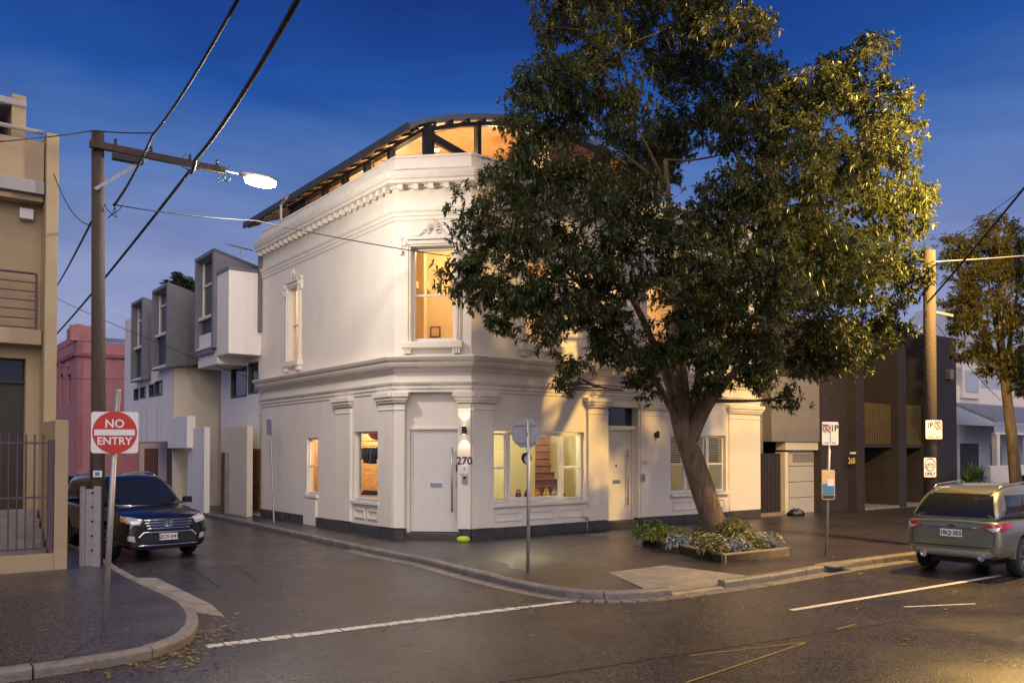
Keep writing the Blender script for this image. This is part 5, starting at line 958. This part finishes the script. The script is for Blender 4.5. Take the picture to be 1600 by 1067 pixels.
for sg in (-1, 1): ring(c1 + xpn * sg * 4 * k_ - V((0, 0, 2 * k_)), 2.7 * k_, .006, 'bicycle_wheel', M['signk'])
fp = [(-4, -2), (-2, 2), (2.4, 2), (4, -2), (2.4, 2), (0, -2), (-4, -2), (0, -2), (-2, 2), (-3, 3)]; MB().tube([c1 + xpn * x_ * k_ + V((0, 0, z_ * k_)) for x_, z_ in fp], .006, 5).build('bicycle_frame', M['signk'], S2)
text('lettering', 'ONLY', 7.0 * k_, c - V((0, 0, 10 * k_)) + n_ * .008, xpn, (0, 0, 1), M['signk'], S2, .002)
wire([atY(1458, 409, yR), atY(1700, 390, 22)], .016, 'yellow-lit wire running right from the right pole', .03, m='galv'); wire([atY(1452, 470, yR), atY(1640, 245, 15)], .022, 'cable rising to the right from the right pole', .03); wire([atY(1490, 372, 30), atY(1640, 265, 22)], .010, 'thin wire above the small right tree', .03); wire([atY(1462, 505, yR), atY(1563, 625, 30)], .010, 'thin wire from the right pole to the verandah house', .1)
# sodium street lamp whose glow enters at the right edge
lp = V((11.0, 16.9, 8.4)); bs = V((13.7, 22.0, FPZ)); SO = thing('street_lamp', 'tall steel street lamp with yellow lamp head just beyond the right edge', 'street lamp', bs); MB().tube([bs, V((bs.x, bs.y, 8.4)), (bs + lp) / 2 + V((0, 0, 4.75)), lp + V((0, 0, .1))], [.10, .07, .05, .04], 10).build('post', M['galv'], SO, smooth=True)
dl_ = (lp - V((bs.x, bs.y, lp.z))).normalized(); MB().tube([lp - dl_ * .3, lp, lp + dl_ * .4], [.06, .13, .05], 12).build('housing', M['silver'], SO, smooth=True); MB().lathe([(.11, -.10), (.09, -.16), (.03, -.19)], lp, (0, 0, 1), 14).build('lens', M['sodium'], SO); lamp('sodium_light', lp - V((0, 0, .32)), 7500, (1, .60, .15), SO, .12)
# roof aerial
ap = atY(375, 400, 31); AE = thing('roof_aerial', 'thin television aerial on the townhouse roof', 'aerial', ap); MB().tube([ap - V((0, 0, .9)), ap + V((0, 0, .35))], .015, 5).build('mast', M['galv'], AE); MB().tube([ap + V((-.4, 0, .42)), ap + V((.45, 0, .22))], .012, 5).build('boom', M['galv'], AE)
for i in range(6): q = ap + V((-.35 + i * .15, 0, .40 - i * .037)); MB().tube([q - V((.1, .3, 0)), q + V((.1, .3, 0))], .008, 4).build('element', M['galv'], AE)
# ------------------------------------------------------------------ cars (local frame: x forward, y left, z up)
def ring_low(x, w_, zb, zt):
    h = zt - zb; half = [(w_ * .80, zb), (w_ * .96, zb + .10 * h), (w_, zb + .42 * h), (w_ * .985, zb + .72 * h), (w_ * .95, zt - .04), (w_ * .86, zt)]
    mid = [(0, zt + .025)]
    r = [V((x, y, z)) for y, z in half] + [V((x, 0, zt + .025))] + [V((x, -y, z)) for y, z in reversed(half)] + [V((x, 0, zb))]
    return r
def ring_top(x, wb, zb, wt, zt):
    half = [(wb, zb), (wb + (wt - wb) * .88, zb + (zt - zb) * .90), (wt * .90, zt)]
    return [V((x, y, z)) for y, z in half] + [V((x, 0, zt + .02))] + [V((x, -y, z)) for y, z in reversed(half)] + [V((x, 0, zb - .05))]
def bake(o):
    dg = bpy.context.evaluated_depsgraph_get(); me = bpy.data.meshes.new_from_object(o.evaluated_get(dg)); o.modifiers.clear(); o.data = me
    for p in me.polygons: p.use_smooth = True
def suv(name, label, loc, rz, paint, low, top, axles, wr, track, clad=True):
    car = thing(name, label, 'car', loc, rz, local=True)
    body = MB().loft([ring_low(*s) for s in low]).build('body', paint, car)
    m = body.modifiers.new('sub', 'SUBSURF'); m.levels = 2; m.render_levels = 2
    cut = MB()
    for ax in axles:
        for sg in (-1, 1): cut.lathe([(wr + .065, -.20), (wr + .065, .30)], (ax, sg * (track / 2 - .02), wr), (0, sg, 0), 32)
    co = cut.build('cutter', None); bo = body.modifiers.new('arch', 'BOOLEAN'); bo.object = co; bo.operation = 'DIFFERENCE'; bo.solver = 'EXACT'; co.parent = car
    bpy.context.view_layer.update(); bake(body); bpy.data.objects.remove(co)
    m2 = body.modifiers.new('split', 'EDGE_SPLIT'); m2.split_angle = math.radians(38)
    cab = MB().loft([ring_top(*s) for s in top]).build('cabin', paint, car); ms = cab.modifiers.new('sub', 'SUBSURF'); ms.levels = 2; ms.render_levels = 2; bpy.context.view_layer.update(); bake(cab)
    MB().box(low[1][0] + .4, low[-2][0] - .4, -track / 2 + .25, track / 2 - .25, .22, .45).build('underbody', M['plastic'], car)
    for ax in axles:
        for sg in (-1, 1):
            yc = sg * track / 2; w_ = MB().lathe([(wr * .66, -.10), (wr * .93, -.11), (wr, -.08), (wr, .08), (wr * .93, .11), (wr * .66, .10)], (ax, yc, wr), (0, sg, 0), 36).build('wheel', M['tyre'], car, smooth=True)
            MB().lathe([(wr * .66, .02), (wr * .67, .105), (wr * .62, .105), (wr * .60, .03)], (ax, yc, wr), (0, sg, 0), 36).build('rim', M['rim'], w_)
            mb = MB().lathe([(.07, .02), (.07, .09), (.04, .10)], (ax, yc, wr), (0, sg, 0), 14)
            for k in range(5):
                for dd in (-.16, .16):
                    t = k * 1.2566 + .3; a_ = V((math.cos(t), 0, math.sin(t))); b_ = V((math.cos(t + dd), 0, math.sin(t + dd))); c_ = V((ax, yc, wr)); yo = V((0, sg * .085, 0)); mb.tube([c_ + a_ * .05 + yo, c_ + b_ * wr * .63 + yo], [.022, .017], 6)
            mb.build('spokes', M['rim'], w_); MB().lathe([(wr * .55, 0), (wr * .55, .01)], (ax, yc, wr), (0, sg, 0), 24).build('brake_disc', M['zincd'], w_)
            mb = MB()
            if clad:
                R1, R2 = wr + .055, wr + .10; pts = [math.pi * k / 16 - .12 * (1 if k == 0 else 0) for k in range(17)]
                for t0, t1 in zip(pts, pts[1:]):
                    P_ = lambda r, t, y: V((ax + r * math.cos(t), sg * y, wr + r * math.sin(t)))
                    yo = track / 2 + .10; mb.hexa([P_(R1, t0, yo - .16), P_(R2, t0, yo - .16), P_(R2, t1, yo - .16), P_(R1, t1, yo - .16), P_(R1, t0, yo), P_(R2, t0, yo), P_(R2, t1, yo), P_(R1, t1, yo)])
                mb.build('arch_trim', paint, car)
    return car, body, cab
def skin(car, quad, th, nm, m, parent=None, n=6, push=None):
    """a bent panel from four corner points (bilinear), thickened along +push"""
    a, b, c, d = [V(p) for p in quad]; push = V(push); mb = MB(); g = []
    for i in range(n + 1):
        for j in range(n + 1):
            u, v = i / n, j / n; p = (a * (1 - u) + b * u) * (1 - v) + (d * (1 - u) + c * u) * v; g.append(p)
    k = n + 1; q = g + [p + push * th for p in g]; fs = []
    for i in range(n):
        for j in range(n): e = i * k + j; fs += [(e, e + 1, e + k + 1, e + k), (k * k + e + k, k * k + e + k + 1, k * k + e + 1, k * k + e)]
    for j in range(n): fs += [(j, k * k + j, k * k + j + 1, j + 1), (n * k + j + 1, k * k + n * k + j + 1, k * k + n * k + j, n * k + j), (j * k, (j + 1) * k, k * k + (j + 1) * k, k * k + j * k), (j * k + n, k * k + j * k + n, k * k + (j + 1) * k + n, (j + 1) * k + n)]
    mb.add(q, fs); return mb.build(nm, m, parent or car, smooth=False)
def hug(body, mb_pts, d, off):
    """drop points onto the body along direction d; returns surface points pushed out by off"""
    from mathutils.bvhtree import BVHTree
    if not hasattr(hug, body.name) : setattr(hug, body.name, BVHTree.FromPolygons([v.co.copy() for v in body.data.vertices], [tuple(p.vertices) for p in body.data.polygons]))
    tr = getattr(hug, body.name); out = []
    for p in mb_pts:
        h = tr.ray_cast(V(p) - V(d) * 3, V(d)); out.append((h[0] if h[0] is not None else V(p)) - V(d) * off)
    return out
def decal(car, body, poly, d, off, th, nm, m, parent=None, sub=4):
    """a raised piece that follows the body surface: poly in the plane across d, densified along its edges"""
    n = len(poly); top = []
    for i in range(n):
        a, b = V(poly[i]), V(poly[(i + 1) % n])
        for k in range(sub): top.append(a.lerp(b, k / sub))
    cen = sum(top, V((0, 0, 0))) / len(top); rings = [[cen.lerp(p, f) for p in top] for f in (.33, .66, 1)]
    C_ = hug(body, [cen], d, off + th)[0]; mb = MB(); q = [C_]; L = len(top)
    for r in rings: q += hug(body, r, d, off + th)
    q += hug(body, rings[-1], d, off - .03)
    fs = [(0, 1 + (i + 1) % L, 1 + i) for i in range(L)]
    for k in range(3): fs += [(1 + k * L + i, 1 + k * L + (i + 1) % L, 1 + (k + 1) * L + (i + 1) % L, 1 + (k + 1) * L + i) for i in range(L)]
    return mb.add(q, fs).build(nm, m, parent or car)
def bar(car, body, pts, d, off, r, nm, m, parent=None, n=10):
    out = []
    for a, b in zip(pts, pts[1:]): out += [V(a).lerp(V(b), k / n) for k in range(n)]
    out.append(V(pts[-1])); return MB().tube(hug(body, out, d, off), r, 8).build(nm, m, parent or car, smooth=True)
def yz(x, pts): return [(x, y, z) for y, z in pts]
# --- dark SUV coming out of the side street, nose to the camera
low = [(-2.38, .66, .50, .98), (-2.34, .80, .40, 1.06), (-2.15, .93, .33, 1.10), (-1.3, .955, .30, 1.10), (0, .955, .28, 1.07), (.9, .955, .28, 1.08), (1.3, .95, .29, 1.08), (1.8, .945, .28, 1.03), (2.15, .93, .25, .97), (2.33, .87, .23, .91), (2.42, .76, .24, .84), (2.44, .60, .30, .78)]
top = [(-2.30, .80, 1.03, .72, 1.08), (-2.22, .84, 1.04, .70, 1.35), (-2.0, .87, 1.05, .70, 1.66), (-1.6, .89, 1.05, .71, 1.73), (-.4, .90, 1.04, .71, 1.76), (.2, .90, 1.04, .70, 1.72), (.42, .90, 1.04, .70, 1.66), (.9, .88, 1.04, .76, 1.34), (1.3, .84, 1.04, .80, 1.07)]
cA = (g2(105, 857) + g2(296, 861)) / 2
car, body, cab = suv('parked_car', 'black four-wheel drive with chrome grille nosing out of the side street', (cA.x, cA.y, 0), math.radians(-47), M['navy'], low, top, (1.44, -1.35), .375, 1.63)
fx = V((-1, 0, 0))
# glass
decal(car, cab, yz(0, [(-.74, 1.13), (.74, 1.13), (.60, 1.63), (-.60, 1.63)]), fx, .004, .008, 'windscreen', M['carglass'], sub=8)
for sg in (-1, 1):
    y0, y1 = sg * .885, sg * .745
    for xa, xb, xc, xd in ((.95, .02, .02, .42), (-.06, -.95, -.95, -.06), (-1.03, -2.0, -1.85, -1.03)):
        decal(car, cab, [(xa, 0, 1.13), (xb, 0, 1.13), (xc, 0, 1.58), (xd, 0, 1.58)], V((0, -sg, 0)), .004, .008, 'side_window', M['carglass'])
    mr = MB().loft([[V((.86 + a_ * k1 * .07, sg * (.98 + .06) + b_ * k1 * .11, 1.16 + c_ * k1 * .08)) for a_, b_, c_ in ((0, -1, -1), (0, 1, -1), (0, 1, 1), (0, -1, 1))] if False else [V((x_, sg * 1.06 + yy, zz)) for yy, zz in ((-.11 * k1, 1.10), (.11 * k1, 1.10), (.12 * k1, 1.17), (.10 * k1, 1.24), (-.10 * k1, 1.24), (-.12 * k1, 1.17))] for x_, k1 in ((.74, .9), (.80, 1), (.88, .7))]).build('mirror', M['navy'], car, bevel=.01)
    MB().tube([(.8, sg * .86, 1.10), (.8, sg * .98, 1.12)], .03, 6).build('mirror_arm', M['plastic'], mr)
    MB().tube([(-1.8, sg * .60, 1.68), (-1.6, sg * .61, 1.745), (-.4, sg * .62, 1.785), (.0, sg * .61, 1.70)], .02, 8).build('roof_rail', M['chrome'], car, smooth=True)
    for xh in (.25, -.80): dd = MB().tube([(xh - .1, sg * .965, .98), (xh + .1, sg * .97, .99)], .016, 6).build('door_handle', M['navy'], car)
    decal(car, body, yz(0, [(sg * .52, .88), (sg * .84, .955), (sg * .885, .86), (sg * .80, .80), (sg * .58, .76)]), fx, .002, .012, 'headlight', M['lamp']); decal(car, body, yz(0, [(sg * .80, .86), (sg * .88, .89), (sg * .88, .83), (sg * .81, .82)]), fx, .014, .008, 'indicator', M['amber'])
    decal(car, body, yz(0, [(sg * .66, .42), (sg * .80, .45), (sg * .80, .55), (sg * .68, .54)]), fx, .002, .01, 'fog_lamp', M['lamp'])
gr = decal(car, body, yz(0, [(-.52, .86), (.52, .86), (.44, .66), (-.44, .66)]), fx, .001, .006, 'grille', M['plastic'], sub=6)
for z_, w_ in ((.85, .52), (.795, .50), (.74, .47), (.68, .44)): bar(car, body, [(0, -w_, z_), (0, w_, z_)], fx, .022, .016, 'grille_bar', M['chrome'], gr)
em = hug(body, [(0, 0, .775)], fx, .04)[0]
for rx, rz2, zz in ((.095, .065, 0), (.038, .06, 0), (.065, .028, .028)):
    MB().tube([em + V((0, rx * math.cos(k * .3142), zz + rz2 * math.sin(k * .3142))) for k in range(21)], .010, 6).build('emblem', M['chrome'], gr)
MB().lathe([(.09, -.012), (.09, -.006)], em, (1, 0, 0), 20).build('emblem_back', M['plastic'], gr)
bar(car, body, [(0, -.60, .50), (0, -.50, .60), (0, .50, .60), (0, .60, .50)], fx, .015, .022, 'bumper_trim', M['chrome']); decal(car, body, yz(0, [(-.55, .56), (.55, .56), (.60, .38), (-.60, .38)]), fx, .001, .005, 'lower_intake', M['plastic'], sub=6); bar(car, body, [(0, -.62, .335), (0, .62, .335)], fx, .015, .018, 'skid_trim', M['chrome'])
def numplate(car, P, sg, txt):
    P = V(P); p = MB().box(min(P.x, P.x + .012 * sg), max(P.x, P.x + .012 * sg), -.19, .19, P.z - .067, P.z + .067).build('number_plate', M['signw'], car, bevel=.004); text('plate_letters', txt, .105, P + V((sg * .0145, 0, 0)), (0, sg, 0), (0, 0, 1), M['signk'], p, .002)
pp = hug(body, [(0, 0, .50)], fx, .035)[0]; numplate(car, (pp.x, 0, .50), 1, 'ZCX·047')
MB().tube([(1.12, -.55, 1.155), (1.02, .1, 1.245)], .012, 5).build('wiper', M['plastic'], car); MB().box(.62, .63, .42, .50, 1.36, 1.44).build('registration_label', M['tarp'], car)
# --- olive SUV parked at the right kerb, tail to the camera
low = [(-2.24, .64, .48, .96), (-2.21, .78, .38, 1.02), (-2.08, .89, .32, 1.06), (-1.3, .915, .29, 1.05), (0, .915, .27, 1.01), (.9, .91, .27, 1.0), (1.3, .90, .28, .99), (1.75, .88, .28, .92), (2.05, .82, .27, .84), (2.2, .70, .30, .74), (2.25, .5, .36, .66)]
top = [(-2.18, .82, 1.00, .74, 1.04), (-2.02, .84, 1.01, .68, 1.29), (-1.74, .85, 1.01, .65, 1.55), (-1.35, .86, 1.0, .66, 1.64), (-.4, .87, .98, .68, 1.67), (.1, .87, .97, .66, 1.63), (.35, .86, .97, .66, 1.56), (.85, .84, .97, .72, 1.26), (1.25, .80, .97, .76, .99)]
rlw = g2(1452, 886); hd = math.radians(41); hv = V((math.cos(hd), math.sin(hd))); rv = V((hv.y, -hv.x)); ctr = rlw + rv * .79 + hv * 1.30
car, body, cab = suv('parked_car', 'olive green four-wheel drive parked at the right kerb seen from behind', (ctr.x, ctr.y, 0), hd, M['olive'], low, top, (1.39, -1.30), .36, 1.58)
fx = V((1, 0, 0))
decal(car, cab, yz(0, [(-.70, 1.10), (.70, 1.10), (.56, 1.475), (-.56, 1.475)]), fx, .004, .008, 'rear_window', M['carglass'], sub=8); decal(car, cab, yz(0, [(-.52, 1.535), (.52, 1.535), (.48, 1.50), (-.48, 1.50)]), fx, .02, .02, 'spoiler', M['olive'], sub=6); decal(car, cab, yz(0, [(-.12, 1.525), (.12, 1.525), (.12, 1.51), (-.12, 1.51)]), fx, .042, .004, 'brake_light', M['tail'])
for sg in (-1, 1):
    y0, y1 = sg * .858, sg * .705
    for xa, xb, xc, xd in ((.85, .02, .02, .36), (-.06, -.95, -.95, -.06), (-1.03, -1.80, -1.62, -1.03)): decal(car, cab, [(xa, 0, 1.08), (xb, 0, 1.09), (xc, 0, 1.48), (xd, 0, 1.48)], V((0, -sg, 0)), .004, .008, 'side_window', M['carglass'])
    MB().tube([(-1.6, sg * .56, 1.59), (-1.45, sg * .57, 1.645), (-.3, sg * .58, 1.69), (.05, sg * .57, 1.62)], .014, 8).build('roof_rail', M['rim'], car, smooth=True)
    for xh in (.25, -.80): MB().tube([(xh - .1, sg * .925, .93), (xh + .1, sg * .93, .93)], .016, 6).build('door_handle', M['olive'], car)
    t_ = decal(car, body, yz(0, [(sg * .48, .93), (sg * .84, 1.02), (sg * .87, .90), (sg * .72, .82)]), fx, .004, .02, 'tail_light', M['tail']); decal(car, body, yz(0, [(sg * .60, .915), (sg * .80, .935), (sg * .78, .88), (sg * .70, .855)]), fx, .025, .008, 'reverse_light', M['lamp'], t_)
    # lamp wraps on to the side
    decal(car, body, [(-2.18, 0, 1.0), (-1.80, 0, 1.01), (-1.85, 0, .93), (-2.15, 0, .86)], V((0, -sg, 0)), .004, .012, 'tail_light', M['tail'])
    e = hug(body, [(0, sg * .50, .40)], fx, .0)[0]; MB().lathe([(.055, -.02), (.062, .03), (.048, .03), (.044, -.01)], V((e.x - .02, sg * .50, .385)), (-1, 0, 0), 18).build('exhaust', M['chrome'], car)
    MB().loft([[V((x_, sg * 1.03 + yy, zz)) for yy, zz in ((-.10 * k1, 1.03), (.10 * k1, 1.03), (.11 * k1, 1.10), (.09 * k1, 1.17), (-.09 * k1, 1.17), (-.11 * k1, 1.10))] for x_, k1 in ((.66, .9), (.72, 1), (.80, .7))]).build('mirror', M['olive'], car, bevel=.01)
decal(car, body, yz(0, [(-.62, .50), (.62, .50), (.70, .44), (.62, .37), (-.62, .37), (-.70, .44)]), fx, .002, .02, 'bumper_insert', M['silver'], sub=6); bar(car, body, [(0, -.80, .565), (0, .80, .565)], fx, .004, .010, 'bumper_seam', M['plastic']); bar(car, body, [(0, -.72, 1.0), (0, -.70, .60)], fx, .0, .006, 'tailgate_seam', M['plastic']); bar(car, body, [(0, .72, 1.0), (0, .70, .60)], fx, .0, .006, 'tailgate_seam', M['plastic']); bar(car, body, [(0, -.42, .905), (0, .42, .905)], fx, .012, .014, 'tailgate_trim', M['olive'])
em = hug(body, [(0, 0, .935)], fx, .012)[0]; MB().loft([[em + V((x_, .06 * k1 * math.cos(t * .3927), .026 * k1 * math.sin(t * .3927))) for t in range(16)] for x_, k1 in ((.01, 1), (-.012, .9))]).build('oval_badge', M['cloth'], car)
pp = hug(body, [(0, 0, .80)], fx, .02)[0]; numplate(car, (pp.x, 0, .80), -1, '1BQ·3ES')
# parked car far up the side street and one at the far right, mostly hidden
def small_car(loc, rz, paint, label):
    low = [(-2.1, .6, .45, .80), (-2.05, .78, .32, .9), (-1.3, .85, .27, .93), (0, .86, .25, .92), (1.2, .85, .26, .90), (1.8, .8, .26, .80), (2.05, .68, .28, .70), (2.1, .5, .34, .62)]
    top = [(-1.9, .74, .88, .64, .92), (-1.4, .78, .9, .58, 1.38), (-.4, .79, .9, .58, 1.46), (.2, .79, .9, .57, 1.42), (1.1, .74, .88, .66, .92)]
    car, body, cab = suv('parked_car', label, loc, rz, paint, low, top, (1.3, -1.25), .31, 1.48, False)
    skin(car, [(1.0, -.62, .96), (1.0, .62, .96), (.3, .5, 1.37), (.3, -.5, 1.37)], .012, 'windscreen', M['carglass'], push=(.5, 0, .85)); skin(car, [(-1.8, -.6, .98), (-1.8, .6, .98), (-1.42, .5, 1.33), (-1.42, -.5, 1.33)], .012, 'rear_window', M['carglass'], push=(-.7, 0, .7))
    for sg in (-1, 1): skin(car, [(.85, sg * .775, .96), (-1.4, sg * .775, .96), (-1.2, sg * .62, 1.33), (.25, sg * .62, 1.33)], .012, 'side_window', M['carglass'], push=(0, sg, .4)); decal(car, body, yz(0, [(sg * .45, .70), (sg * .72, .74), (sg * .74, .64), (sg * .5, .62)]), V((-1, 0, 0)), .002, .01, 'headlight', M['lamp'])
p_ = atY(92, 800, 30); small_car((p_.x, 30, 0), math.radians(-53), M['zinc'], 'pale blue-grey car half hidden behind the black four-wheel drive')
p_ = RF.P(rs(1640, 3.6), 0, 3.6); small_car((p_.x, p_.y, 0), math.atan2(U2.y, U2.x), M['navy'], 'dark car just showing past the olive car')
